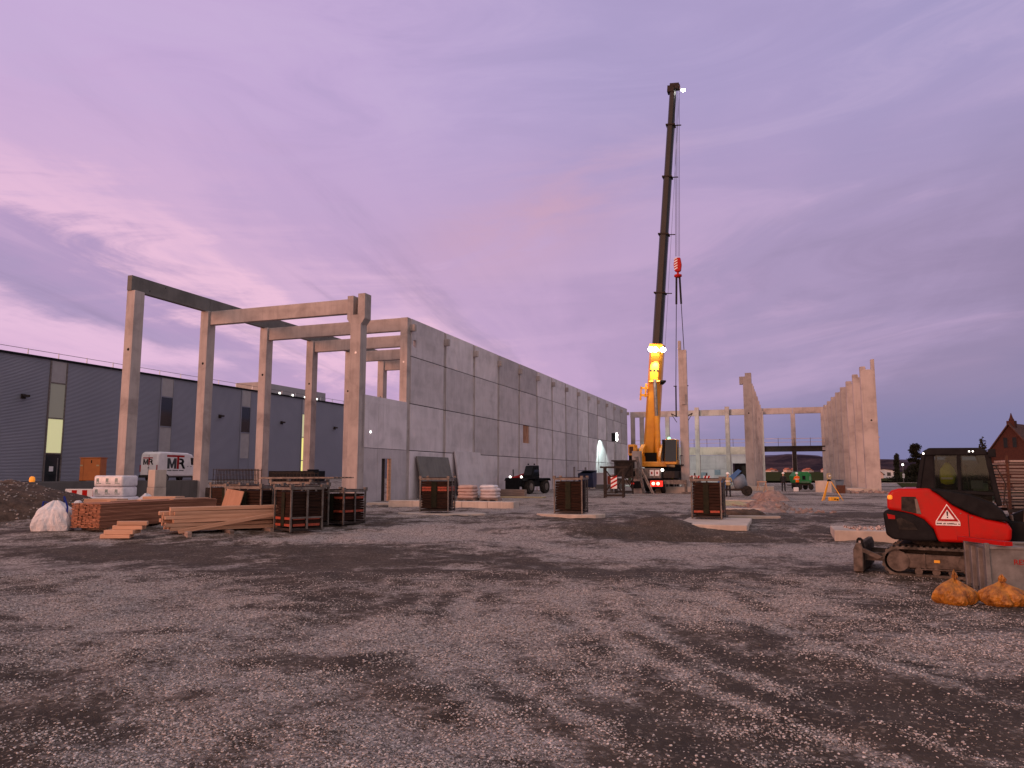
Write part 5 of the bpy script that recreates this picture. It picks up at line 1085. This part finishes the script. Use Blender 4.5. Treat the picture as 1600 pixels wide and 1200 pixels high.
for x in (-1.35, 1.25):
    for y in (-.9, .9):
        wh = MB().lathe([(.35, -.2), (.56, -.19), (.6, -.08), (.6, .08), (.56, .19), (.35, .2)], 20, Matrix.Translation((x, y, .6)) @ Matrix.Rotation(R(90), 4, 'X')).build('wheel', 'rubber', te)
        MB().lathe([(.3, -.21), (.3, .21)], 14, Matrix.Translation((x, y, .6)) @ Matrix.Rotation(R(90), 4, 'X')).build('rim', 'steel_grey', wh)
        MB().prism([(x - .7, 1.1), (x - .5, 1.32), (x + .5, 1.32), (x + .7, 1.1), (x + .5, 1.25), (x - .5, 1.25)], y - .25, y + .25).build('mudguard', 'black_paint', te)
for y in (-.55, .55): MB().lathe([(.09, 0), (.09, .05)], 12, Matrix.Translation((1.93, y, 1.42)) @ Matrix.Rotation(R(90), 4, 'Y')).build('headlight', 'lamp_small', te)
for y in (.1, .7): MB().bx(.1, .2, y, y + .1, 2.42, 2.55).build('roof_lamp', 'black_paint', te)
# skips and frames
def skip(label, p, rz, mat, L=2.4, w_=1.5, h=1.2, name='tipping_skip'):
    t_ = thing(name, label, 'skip', p, rz)
    mb = MB(); mb.prism([(-L / 2 + .35, .15), (L / 2 - .15, .15), (L / 2, h), (-L / 2, h * .85)], -w_ / 2, w_ / 2); mb.build('skip_body', mat, t_, bevel=.03)
    MB().bx(-L / 2, L / 2, -w_ / 2 - .04, w_ / 2 + .04, h, h + .07).build('rim', mat, t_); MB().bx(-L / 2 + .3, L / 2 - .2, -w_ / 2 + .1, -w_ / 2 + .25, 0, .15).bx(-L / 2 + .3, L / 2 - .2, w_ / 2 - .25, w_ / 2 - .1, 0, .15).build('runner', 'steel_dark', t_)
    return t_
skip('dark blue tipping skip standing by the long wall', S(-20.9, 84.0, 0), -TH + R(90), 'navy_paint', 2.2, 1.7, 2.0); skip('rusty orange tipping skip near the floodlight mast', at(11.3, 90.5), -TH, 'orange_mark', 2.6, 1.5, 1.5)
mb = MB(); tag(mb.bx(-1.1, 1.1, -.8, .8, 0, 1.7).bx(-1.15, 1.15, -.85, .85, 1.7, 1.8).build('pale_cabin', 'panel_concrete', None, S(-20.6, 87.5, 0), -TH, .03), 'pale low box standing between the blue skip and the wall', 'box')
def rack(label, p, rz, w_, d_, h, solid):
    t_ = thing('steel_rack', label, 'rack', p, rz, 'dark steel frames left of the crane')
    for x in (-w_ / 2, w_ / 2):
        for y in (-d_ / 2, d_ / 2): MB().bx(x - .06, x + .06, y - .06, y + .06, 0, h).build('post', 'steel_dark', t_)
    MB().bx(-w_ / 2 - .3, w_ / 2 + .3, -d_ / 2 - .06, -d_ / 2 + .06, h, h + .12).bx(-w_ / 2 - .3, w_ / 2 + .3, d_ / 2 - .06, d_ / 2 + .06, h, h + .12).build('top_rail', 'steel_dark', t_)
    MB().bx(-w_ / 2, w_ / 2, -d_ / 2 - .05, -d_ / 2 + .05, .1, .22).bx(-w_ / 2, w_ / 2, d_ / 2 - .05, d_ / 2 + .05, .1, .22).bx(-w_ / 2 - .05, -w_ / 2 + .05, -d_ / 2, d_ / 2, .1, .22).build('base_rail', 'steel_dark', t_)
    MB().bar((-w_ / 2, -d_ / 2 - .02, .3), (w_ / 2, -d_ / 2 - .02, h), .08).bar((-w_ / 2, -d_ / 2 + .08, h), (w_ / 2, -d_ / 2 + .08, .3), .08).build('brace', 'steel_dark', t_)
    if solid: MB().bx(-w_ / 2 + .15, w_ / 2 - .1, -d_ / 2 + .2, d_ / 2 - .1, h - 1.3, h + .02).build('load_box', 'steel_dark', t_)
    return t_
r1 = rack('open dark steel frame with crossed braces left of the crane', at(7.35, 54.0), R(-12), 1.3, 1.4, 2.1, False); rack('taller dark steel frame holding a box behind the braced frame', at(9.75, 65.0), R(-14), 1.5, 1.4, 2.75, True)
mb = MB(); mb.prism([(-.22, -.4), (.22, -.4), (.22, .4), (-.22, .4)], 0, .03); o = mb.build('hazard_plate', 'white_paint', None, at(7.2, 53.1, 1.05), R(-12)); tag(o, 'red and white striped hazard plate hanging on the braced steel frame', 'sign')
mb = MB()
for k in range(3): mb.prism([(-.22, -.4 + .28 * k), (.22, -.15 + .28 * k), (.22, -.02 + .28 * k), (-.22, -.27 + .28 * k)], -.006, 0)
mb.build('stripe', 'red_paint', o)
for k, (x, y, h, w_) in enumerate(((11.1, 66.5, 3.7, .75), (11.0, 65.2, 1.9, .8))):
    block('concrete_pier', ('tall' if k == 0 else 'short') + ' grey concrete pier beside the ladder left of the crane', 'pier', at(x, y), -TH, (w_, w_, h), 'concrete', -.2, .02)
la = thing('step_ladder', 'pale aluminium step ladder leaning open beside the crane tail', 'ladder', at(10.75, 63.2), R(8))
for sgn, x1, nm in ((1, 1.15, 'front_frame'), (0, .55, 'rear_frame')):
    mb = MB(); a, b_ = Vector((-.15, .5 * sgn, 3.1)), Vector((x1, -.2 + .6 * (1 - sgn), 0))
    for dy in (0, .45): mb.bar(a + Vector((0, dy, 0)), b_ + Vector((0, dy, 0)), .09)
    for k in range(9): q = a.lerp(b_, (k + .8) / 10); mb.bar(q, q + Vector((0, .45, 0)), .04)
    mb.build(nm, 'galvanised', la)
# floodlight mast
fm = thing('floodlight_mast', 'floodlight mast shining onto the far end of the long wall', 'floodlight', at(13.6, 98.0), -TH)
FMP = Vector(fm.location)
MB().tube((0, 0, 0), (0, 0, 6.4), .05).build('mast', 'galvanised', fm); MB().bx(-.6, .6, -.5, .5, .2, 1.1).build('generator', 'steel_dark', fm, bevel=.03)
MB().bx(-.5, .1, -.2, .3, 5.9, 7.0).build('lamp_housing', 'black_paint', fm, bevel=.03)
for z_ in (6.2, 6.75): MB().bx(.1, .25, -.25, .15, z_ - .2, z_ + .2).build('lamp_face', 'lamp_white', fm)
def spot(name, loc_, tgt, e, col, size, blend=.15, rad=.15):
    l = bpy.data.lights.new(name, 'SPOT'); l.energy = e; l.color = col; l.spot_size = R(size); l.spot_blend = blend; l.shadow_soft_size = rad
    o_ = bpy.data.objects.new(name, l); C.objects.link(o_); o_.location = loc_; o_.rotation_euler = (Vector(tgt) - Vector(loc_)).to_track_quat('-Z', 'Y').to_euler(); return o_
spot('wall_floodlight', S(V0 + 1.6, 101.5, 7.6), S(V0 + .5, 104.5, 0), 3200, (.72, 1, .9), 78, .06)
spot('site_floodlight', FMP + Vector((.6, .2, 6.6)), S(-11, 123, .2), 11000, (.78, 1, .86), 58, .5)
spot('crane_floodlight', (13.1, 68.3, 12.4), S(-9.5, 74, 0), 1400, (1, .93, .8), 70, .5)
block('debris_slab', 'dark slab debris at the foot of the floodlight mast', 'debris', at(11.0, 84.0), -TH, (3.0, 1.5, .5), 'concrete_dark')
rubble('white_rubble', 'light rubble lying along the foot of the wall by the orange skip', 'rubble', (9.7, 86, 0), (3.5, 3), 40, (.1, .4), 'concrete_light', G, 12)

# ================================================================ behind the right crate
bm_ = thing('mortar_mixer', 'small blue site machine with a slanted chute and grey drum behind the right crate', 'mixer', at(16.9, 58.5), R(-15))
MB().prism([(-.85, .55), (-.3, .55), (.95, 1.9), (.72, 2.05), (-.2, 1.3), (-.85, 1.25)], -.35, .35).build('chute', 'blue_paint', bm_, bevel=.02)
MB().lathe([(.35, -.5), (.55, -.4), (.6, 0), (.55, .4), (.35, .5)], 16, Matrix.Translation((.8, .1, 1.05)) @ Matrix.Rotation(R(75), 4, 'Y')).build('drum', 'grey_blue', bm_, smooth=True)
MB().bx(-.8, 1.4, -.4, .4, .4, .55).build('frame', 'steel_dark', bm_)
for y in (-.45, .45): MB().lathe([(.2, -.06), (.38, -.05), (.4, 0), (.38, .05), (.2, .06)], 16, Matrix.Translation((1.3, y, .4)) @ Matrix.Rotation(R(90), 4, 'X')).build('wheel', 'rubber', bm_)
def hplate(label, p, rz, L):
    t_ = thing('hazard_board', label, 'hazard board', p, rz, 'red and white hazard boards'); MB().bx(-L / 2, L / 2, -.02, .02, 1.15, 1.55).build('board', 'white_paint', t_)
    mb = MB()
    n = max(2, int(L / .25))
    for k in range(n): x = -L / 2 + L * k / n; mb.prism([(x, 1.15), (x + L / n * .5, 1.15), (x + L / n * .95, 1.55), (x + L / n * .45, 1.55)], -.028, -.02)
    mb.build('stripe', 'red_paint', t_); MB().bx(-.05, .05, 0, .06, 0, 1.75).build('post', 'steel_dark', t_)
hplate('left red and white hazard board just above the right crate', at(14.0, 57.5), 0, .8); hplate('right red and white hazard board just above the right crate', at(15.3, 59), 0, .55)
# green compressor
gc = thing('compressor', 'green wheeled compressor with a rounded hood standing in the passage', 'compressor', at(30.4, 79.0), R(8)); gc.scale = (.70, .75, .82)
MB().prism([(-1.25, .85), (1.2, .85), (1.35, 1.2), (1.25, 1.95), (.8, 2.3), (-.9, 2.3), (-1.5, 1.75), (-1.4, 1.1)], -.7, .7).build('hood', 'green_paint', gc, bevel=.08, seg=2)
MB().bx(-.2, .3, -.72, -.7, 1.3, 1.8).build('panel', 'black_paint', gc); MB().bx(-.5, .9, -.72, -.7, .95, 1.05).build('trim', 'galvanised', gc); MB().prism([(.9, 1.3), (1.1, 1.2), (1.12, 1.7), (.98, 1.75)], -.72, -.7).build('emblem', 'green_print', gc)
MB().bx(-1.3, 1.3, -.5, .5, .55, .85).bx(-2.2, -1.3, -.05, .05, .55, .65).build('chassis', 'steel_dark', gc)
for x in (-.7, 1.1):
    for y in (-.75, .75): MB().lathe([(.2, -.1), (.38, -.09), (.4, 0), (.38, .09), (.2, .1)], 16, Matrix.Translation((x, y, .4)) @ Matrix.Rotation(R(90), 4, 'X')).build('wheel', 'rubber', gc)
skip('pale grey water trough right of the green compressor', at(34.0, 79), R(5), 'grey_blue', 1.4, 1.0, 1.0, 'water_trough')
# survey tripod and case
tp = thing('survey_tripod', 'yellow survey tripod with an instrument standing in the open at the right', 'tripod', at(20.35, 48.2), R(5))
for a in (205, 335, 90):
    x, y = .78 * math.cos(R(a)), .78 * math.sin(R(a)); MB().bar((.08 * math.cos(R(a)), .08 * math.sin(R(a)), 1.28), (x, y, 0), .055, .045).build('leg', 'yellow_box', tp)
MB().lathe([(.13, 1.24), (.13, 1.3), (.07, 1.32), (.07, 1.36)], 14).build('tripod_head', 'black_paint', tp)
ins = MB().bx(-.1, .1, -.1, .1, 1.36, 1.48).bx(-.13, -.07, -.08, .08, 1.45, 1.72).bx(.07, .13, -.08, .08, 1.45, 1.72).bx(-.08, .08, -.07, .07, 1.68, 1.76).build('instrument', 'sand_yellow', tp, bevel=.015)
MB().lathe([(.05, -.12), (.055, .12)], 12, Matrix.Translation((0, 0, 1.6)) @ Matrix.Rotation(R(90), 4, 'X')).build('telescope', 'white_paint', ins)
cs = MB().bx(-.3, .3, -.14, .14, 0, .26).build('instrument_case', 'yellow_box', None, at(20.2, 47.3), R(8), .03); tag(cs, 'yellow instrument case lying under the survey tripod', 'case'); MB().bx(-.06, .06, -.17, -.14, .1, .16).bx(.12, .22, -.155, -.14, .05, .13).build('handle', 'black_paint', cs)
block('wood_crate', 'orange brown wooden panel standing at the foot of the right columns', 'panel', at(28.2, 64.5), -TH, (.7, .3, .7), 'rust', 0)
block('pink_canister', 'small pale canister standing on the ground by the workers', 'canister', at(27.0, 71.5), 0, (.45, .3, .4), 'white_paint', 0, .05)

# ================================================================ people
def person(label, p, rz, top, legs, pose='stand', helmet=True):
    t_ = thing('person', label, 'person', p, rz)
    # joints: x right, y forward
    J = {'pel': (0, 0, .95), 'che': (0, .03, 1.28), 'nek': (0, .03, 1.47), 'hdb': (0, .05, 1.56), 'hdt': (0, .06, 1.74)}
    for s_, n_ in ((-1, 'l'), (1, 'r')):
        J['hip' + n_] = (.1 * s_, 0, .9); J['kne' + n_] = (.12 * s_, .05, .5); J['ank' + n_] = (.13 * s_, -.02, .09); J['toe' + n_] = (.15 * s_, .16, .04)
        J['sho' + n_] = (.19 * s_, .02, 1.42); J['elb' + n_] = (.26 * s_, .0, 1.13); J['wri' + n_] = (.22 * s_, .18, .92); J['han' + n_] = (.21 * s_, .25, .85)
    if pose == 'work':
        for s_, n_ in ((-1, 'l'), (1, 'r')): J['elb' + n_] = (.3 * s_, .08, 1.15); J['wri' + n_] = (.17 * s_, .32, 1.15); J['han' + n_] = (.13 * s_, .38, 1.16)
    if pose == 'walk':
        J['knel'] = (-.11, .22, .52); J['ankl'] = (-.11, .24, .09); J['toel'] = (-.12, .42, .04); J['ankr'] = (.12, -.25, .12); J['toer'] = (.13, -.1, .04); J['kner'] = (.12, -.05, .5)
    if pose == 'bend':
        J['che'] = (0, .28, 1.18); J['nek'] = (0, .42, 1.26); J['hdb'] = (0, .5, 1.3); J['hdt'] = (0, .6, 1.44)
        for s_, n_ in ((-1, 'l'), (1, 'r')): J['sho' + n_] = (.19 * s_, .38, 1.22); J['elb' + n_] = (.24 * s_, .45, .95); J['wri' + n_] = (.18 * s_, .6, .76); J['han' + n_] = (.15 * s_, .66, .7)
    rad = {'pel': (.15, .12), 'che': (.18, .13), 'nek': (.065, .065), 'hdb': (.085, .095), 'hdt': (.085, .1), 'hip': (.1, .1), 'kne': (.07, .07), 'ank': (.055, .06), 'toe': (.05, .04), 'sho': (.08, .08), 'elb': (.055, .055), 'wri': (.04, .04), 'han': (.045, .03)}
    ks = list(J); E_ = [('pel', 'che'), ('che', 'nek'), ('nek', 'hdb'), ('hdb', 'hdt')]
    for n_ in 'lr': E_ += [('pel', 'hip' + n_), ('hip' + n_, 'kne' + n_), ('kne' + n_, 'ank' + n_), ('ank' + n_, 'toe' + n_), ('che', 'sho' + n_), ('sho' + n_, 'elb' + n_), ('elb' + n_, 'wri' + n_), ('wri' + n_, 'han' + n_)]
    me = bpy.data.meshes.new('body'); me.from_pydata([J[k] for k in ks], [(ks.index(a), ks.index(b_)) for a, b_ in E_], [])
    # fingers: five short chains rooted in each palm
    tmp = bpy.data.objects.new('body', me); C.objects.link(tmp)
    sk = tmp.modifiers.new('skin', 'SKIN'); sl_ = me.skin_vertices[0].data
    for i, k in enumerate(ks): sl_[i].radius = rad.get(k, rad.get(k[:3])); sl_[i].use_root = (k == 'pel')
    sb = tmp.modifiers.new('subdivision', 'SUBSURF'); sb.levels = 2; sb.render_levels = 2
    dg = bpy.context.evaluated_depsgraph_get(); m2 = bpy.data.meshes.new_from_object(tmp.evaluated_get(dg)); bpy.data.objects.remove(tmp)
    m2.name = 'body'; m2.materials.clear()
    for mm in (top, legs, 'skin', 'rubber'): m2.materials.append(M[mm])
    nz = J['nek'][2]; wr = [Vector(J['han' + n_]) for n_ in 'lr']; nk = Vector(J['hdb'])
    for pl in m2.polygons:
        c = pl.center
        if min((c - q).length for q in wr) < .075 or (c - nk).length < .13 or (c - Vector(J['hdt'])).length < .14: pl.material_index = 2
        elif c.z < .13: pl.material_index = 3
        elif c.z < .88 and abs(c.x) < .2 and min((c - Vector(J['wri' + n_])).length for n_ in 'lr') > .12: pl.material_index = 1
        else: pl.material_index = 0
        pl.use_smooth = True
    bo_ = bpy.data.objects.new('body', m2); C.objects.link(bo_); bo_.parent = t_
    fg = MB()
    for n_, s_ in (('l', -1), ('r', 1)):
        h = Vector(J['han' + n_]); d_ = (h - Vector(J['wri' + n_])).normalized()
        for k in range(4): a = h + Vector((.02 * (k - 1.5), 0, 0)) + d_ * .03; fg.tube(a, a + d_ * .045, .009, 6, .008); fg.tube(a + d_ * .045, a + d_ * .07 + Vector((-s_ * .012, 0, -.02)), .008, 6, .006)
        fg.tube(h + Vector((-s_ * .035, 0, 0)), h + Vector((-s_ * .055, 0, 0)) + d_ * .04, .010, 6, .008)
    fg.build('fingers', 'skin', t_)
    hd = Vector(J['hdt']); fwd = Vector((0, 1, 0))
    fc = MB(); fc.tube(hd + Vector((0, .085, -.10)), hd + Vector((0, .12, -.115)), .016, 6, .012); fc.build('nose', 'skin', t_)
    ey = MB(); [ey.lathe([(.012, 0), (.012, .006)], 8, Matrix.Translation(hd + Vector((sx_ * .035, .098, -.06))) @ Matrix.Rotation(R(-90), 4, 'X')) for sx_ in (-1, 1)]; ey.build('eyes', 'black_paint', t_)
    if helmet: MB().lathe([(.145, -.03), (.15, -.02), (.128, 0), (.122, .05), (.09, .1), (.03, .125)], 18, Matrix.Translation(hd + Vector((0, 0, -.02)))).build('helmet', 'helmet_white', t_, smooth=False)
    if top != 'dark_cloth':
        c = Vector(J['che']); mb = MB(); mb.lathe([(.215, -.03), (.215, .03)], 18, Matrix.Translation(c + Vector((0, 0, -.1))) @ Matrix.Diagonal((1, .72, 1, 1))); mb.build('reflective_band', 'white_paint', t_)
    return t_
person('worker in dark clothing and a white helmet standing left of the orange worker', at(26.0, 72.0), R(-30), 'dark_cloth', 'dark_cloth', 'stand')
person('worker in an orange hi-vis jacket and white helmet seen from behind before the green compressor', at(27.35, 72.0), R(15), 'orange_cloth', 'dark_cloth', 'work')
person('worker in a yellow hi-vis jacket bending down beside the hanging column', at(14.75, 69.2, .35), R(80), 'yellow_cloth', 'dark_cloth', 'bend')
person('worker in a white helmet and dark yellow-banded jacket just above the right crate', at(16.1, 56.0), R(-10), 'sand_yellow', 'dark_cloth', 'work')
def prop_board():
    t_ = thing('sawhorse', 'pale wooden sawhorse beside the dark-clothed worker', 'sawhorse', at(24.6, 74), R(10))
    MB().bx(-.5, .5, -.05, .05, .85, .95).build('top_bar', 'timber', t_)
    for x in (-.4, .4):
        for y in (-.3, .3): MB().bar((x, 0, .87), (x, y, 0), .06).build('leg', 'timber', t_)
prop_board()

# ================================================================ beyond the site on the right
def wfence():
    t_ = thing('wire_fence', 'low green wire fence along the verge at the right', 'fence', (0, 0, 0))
    p, q = Vector((34.0, 62.0, 0)), Vector((46.0, 64.0, 0)); n = 10
    for k in range(n + 1): a = p.lerp(q, k / n); g_ = G(a.x, a.y); MB().bx(a.x - .03, a.x + .03, a.y - .03, a.y + .03, g_ - .1, g_ + 1.15).build('post', 'steel_dark', t_)
    mb = MB()
    for h in (.25, .5, .75, 1.0):
        for k in range(n): a, b_ = p.lerp(q, k / n), p.lerp(q, (k + 1) / n); mb.bar(a + Vector((0, 0, G(a.x, a.y) + h)), b_ + Vector((0, 0, G(b_.x, b_.y) + h)), .012)
    mb.build('wires', 'green_print', t_)
wfence()
def foliage(name, mat, parent, blobs, n, size, seed, drop=0.0):
    rr = np.random.default_rng(seed); V = []; 
    wts = np.array([b_[3] * b_[4] * b_[5] for b_ in blobs]) ** .8; wts /= wts.sum()
    for k in rr.choice(len(blobs), n, p=wts):
        cx, cy, cz, rx, ry, rz_ = blobs[k]; d_ = rr.normal(size=3); d_ /= np.linalg.norm(d_); r_ = rr.random() ** .45
        c = np.array([cx, cy, cz]) + d_ * r_ * np.array([rx, ry, rz_]) * (1 + .25 * (rr.random() - .5)); s_ = size * (.5 + rr.random())
        a = rr.normal(size=3); a /= np.linalg.norm(a); b_ = np.cross(a, rr.normal(size=3)); b_ /= np.linalg.norm(b_); a *= s_; b_ *= s_ * .7
        V += [c - a, c - b_ * .8 + a * .1, c + a, c + b_ * .8 + a * .1]
    V = np.array(V); o_ = npmesh(name, V, np.arange(len(V)).reshape(-1, 4), mat, False); o_.parent = parent; return o_
def tree(label, x, y, blobs, h_trunk, r_trunk, n, size, seed, limbs=(), group=None):
    t_ = thing('tree', label, 'tree', at(x, y), 0, group)
    tr = MB().tube((0, 0, -.2), (0, 0, h_trunk), r_trunk, 8, r_trunk * .35)
    for a, b_ in limbs: tr.tube(a, b_, r_trunk * .35, 6, r_trunk * .12)
    tr.build('trunk', 'bark', t_); foliage('crown', 'leaf_dark', t_, blobs, n, size, seed); return t_
g_ = 'trees at the right horizon'
tree('narrow dark columnar tree between the pink house and the street lamp', 71.3, 139, [(0, 0, 1.6, .55, .55, 1.8), (.05, 0, 3.6, .5, .5, 1.6), (.1, 0, 4.7, .45, .4, .7)], 4.5, .2, 1800, .17, 61, (), g_)
tree('tall ragged dark pine with a rounded top behind the excavator cab', 81.0, 150, [(0, 0, 7.0, 1.15, 1.0, .75), (-.35, 0, 6.2, 1.0, 1, .7), (.3, 0, 5.3, 1.5, 1, .45), (-.6, 0, 4.4, 1.3, 1, .5), (.9, 0, 4.0, 1.0, 1, .5), (0, 0, 3.0, 1.7, 1.2, .6), (.2, 0, 1.6, 1.8, 1.4, 1.2)], 7.0, .22, 4200, .18, 62, [((0, 0, 5), (1.5, 0, 5.6)), ((0, 0, 4), (-1.5, 0, 4.6)), ((0, 0, 3.5), (1.4, 0, 4.1))], g_)
tree('low wide dark thicket right of the street lamp', 77.0, 143, [(-1.2, 0, 1.4, 1.3, 1.2, 1.6), (.8, 0, 1.8, 1.7, 1.2, 1.8), (2.9, 0, 1.7, 1.7, 1, 1.8), (0, 0, 2.8, 1.2, 1, .9), (4.6, 0, 1.7, 1.5, 1, 1.7)], 2.0, .2, 4500, .16, 63, (), g_)
tree('bare-topped dark tree just left of the excavator roof', 85.0, 146, [(0, 0, 5.3, 1.6, .8, .28), (.8, 0, 4.6, 1.2, .9, .5), (.5, 0, 3.0, 1.2, 1, 1.5), (1.8, 0, 6.0, .7, .5, .3)], 5.6, .16, 2200, .16, 64, [((0, 0, 4), (-1.6, 0, 5.4)), ((0, 0, 4), (1.9, 0, 6.0))], g_)
tree('dark conifer left of the brick house behind the excavator', 48.2, 76.5, [(0, 0, 1.5, .8, .7, 1.4), (0, 0, 3.2, .6, .5, 1.2), (0, 0, 4.6, .3, .3, .8)], 4.8, .15, 1200, .12, 65, (), g_)
for k in range(9):
    a = Vector((69 + 3.2 * k, 135 + .6 * k, 0)); t_ = thing('shrub', f'{NUM[k]} dark roadside shrub from the left in the row beyond the fence', 'shrub', at(a.x, a.y), 0, 'roadside shrubs')
    foliage('foliage', 'leaf_dark', t_, [(0, 0, .55, 1.7, .8, .65)], 420, .14, 80 + k); MB().tube((0, 0, -.1), (0, 0, .6), .06, 6).build('stem', 'bark', t_)
def house(label, p, rz, w_, d_, he, hr, wall, roof, wins):
    t_ = thing('house', label, 'house', p, rz)
    MB().prism([(-w_ / 2, 0), (w_ / 2, 0), (w_ / 2, he), (0, hr), (-w_ / 2, he)], 0, d_).build('wall', wall, t_)
    for s_ in (-1, 1):
        MB().prism([(0, hr + .16), (s_ * (w_ / 2 + .4), he - .4 * (hr - he) / (w_ / 2) + .16), (s_ * (w_ / 2 + .4), he - .4 * (hr - he) / (w_ / 2)), (0, hr)], -.35, d_ + .35).build('roof', roof, t_)
    for x, z, ww, hh in wins:
        fr = MB().bx(x - ww / 2 - .08, x + ww / 2 + .08, -.03, 0, z - .08, z + hh + .08).build('window', 'curtain_wall' if wall != 'brick' else 'brick', t_); MB().bx(x - ww / 2, x + ww / 2, -.06, -.03, z, z + hh).build('pane', 'dark_glass', fr)
    return t_
house('pink gabled house with two rows of small windows beyond the right columns', at(105.0, 222, 0), R(-12), 9.0, 10, 1.6, 5.4, 'render_pink', 'tile_roof', [(-.9, 3.0, .9, 1.1), (1.2, .9, .9, 1.2), (-1.2, .9, .9, 1.2), (.9, 3.0, .7, 1.0)])
house('small white low house right of the pink house', at(117, 236, 0), R(-20), 7, 6, 2.6, 3.2, 'white_paint', 'tile_roof', [(-1.2, 1.1, 1.0, 1.0), (1.4, 1.1, 1.0, 1.0)])
bh = house('tall dark brick gabled house at the right edge behind the board stack', at(50.1, 75.0, 0), R(-52), 6.4, 16, 2.2, 6.6, 'brick', 'tile_roof', [(-.45, 4.3, .35, 1.0), (.35, 4.3, .35, 1.0), (-1.6, 1.2, .5, 1.4)])
MB().bx(-.35, .35, .3, 1.0, 6.2, 7.0).lathe([(.22, 7.0), (.26, 7.1), (.16, 7.3), (.12, 7.45), (.03, 7.8)], 10, Matrix.Translation((0, .65, 0))).build('chimney', 'brick', bh)
for k in range(14):
    x = 352 + 8.5 * k; t_ = thing('village_house', f'{NUM[k]} red-roofed house from the left in the far village', 'house', (x, 1030 + 12 * (k % 3), G(x, 1030) + 6.2 + 1.1 * (k % 2)), .3 * (k % 4) - .4, 'far village houses')
    MB().bx(-3.6, 3.6, -3, 3, -8, 2.2).build('wall', 'render_pink', t_); MB().prism([(-4, 2.2), (4, 2.2), (0, 4.8)], -3.4, 3.4, 'xz').build('roof', 'roof_red', t_)
sl_ = thing('street_lamp', 'lit street lamp with two round signs on its pole at the right horizon', 'street lamp', at(68.3, 131), R(5))
MB().tube((0, 0, 0), (0, 0, 3.15), .05, 8).build('pole', 'galvanised', sl_); MB().lathe([(.1, 3.1), (.17, 3.2), (.17, 3.32), (.08, 3.42)], 12).build('lamp_head', 'lamp_small', sl_)
MB().lathe([(.22, 0), (.22, .04)], 16, Matrix.Translation((0, -.06, 1.5)) @ Matrix.Rotation(R(90), 4, 'X')).build('sign', 'white_paint', sl_); MB().bx(-.18, .18, -.08, -.05, .95, 1.25).build('sign', 'white_paint', sl_)
hg = MB()
for k in range(30): hg.bx(66 + 2 * k, 68 + 2 * k, 134, 134.4, G(67 + 2 * k, 134) - .2, G(67 + 2 * k, 134) + .12)
rd = hg.build('road', 'concrete', None); rd['kind'] = 'structure'
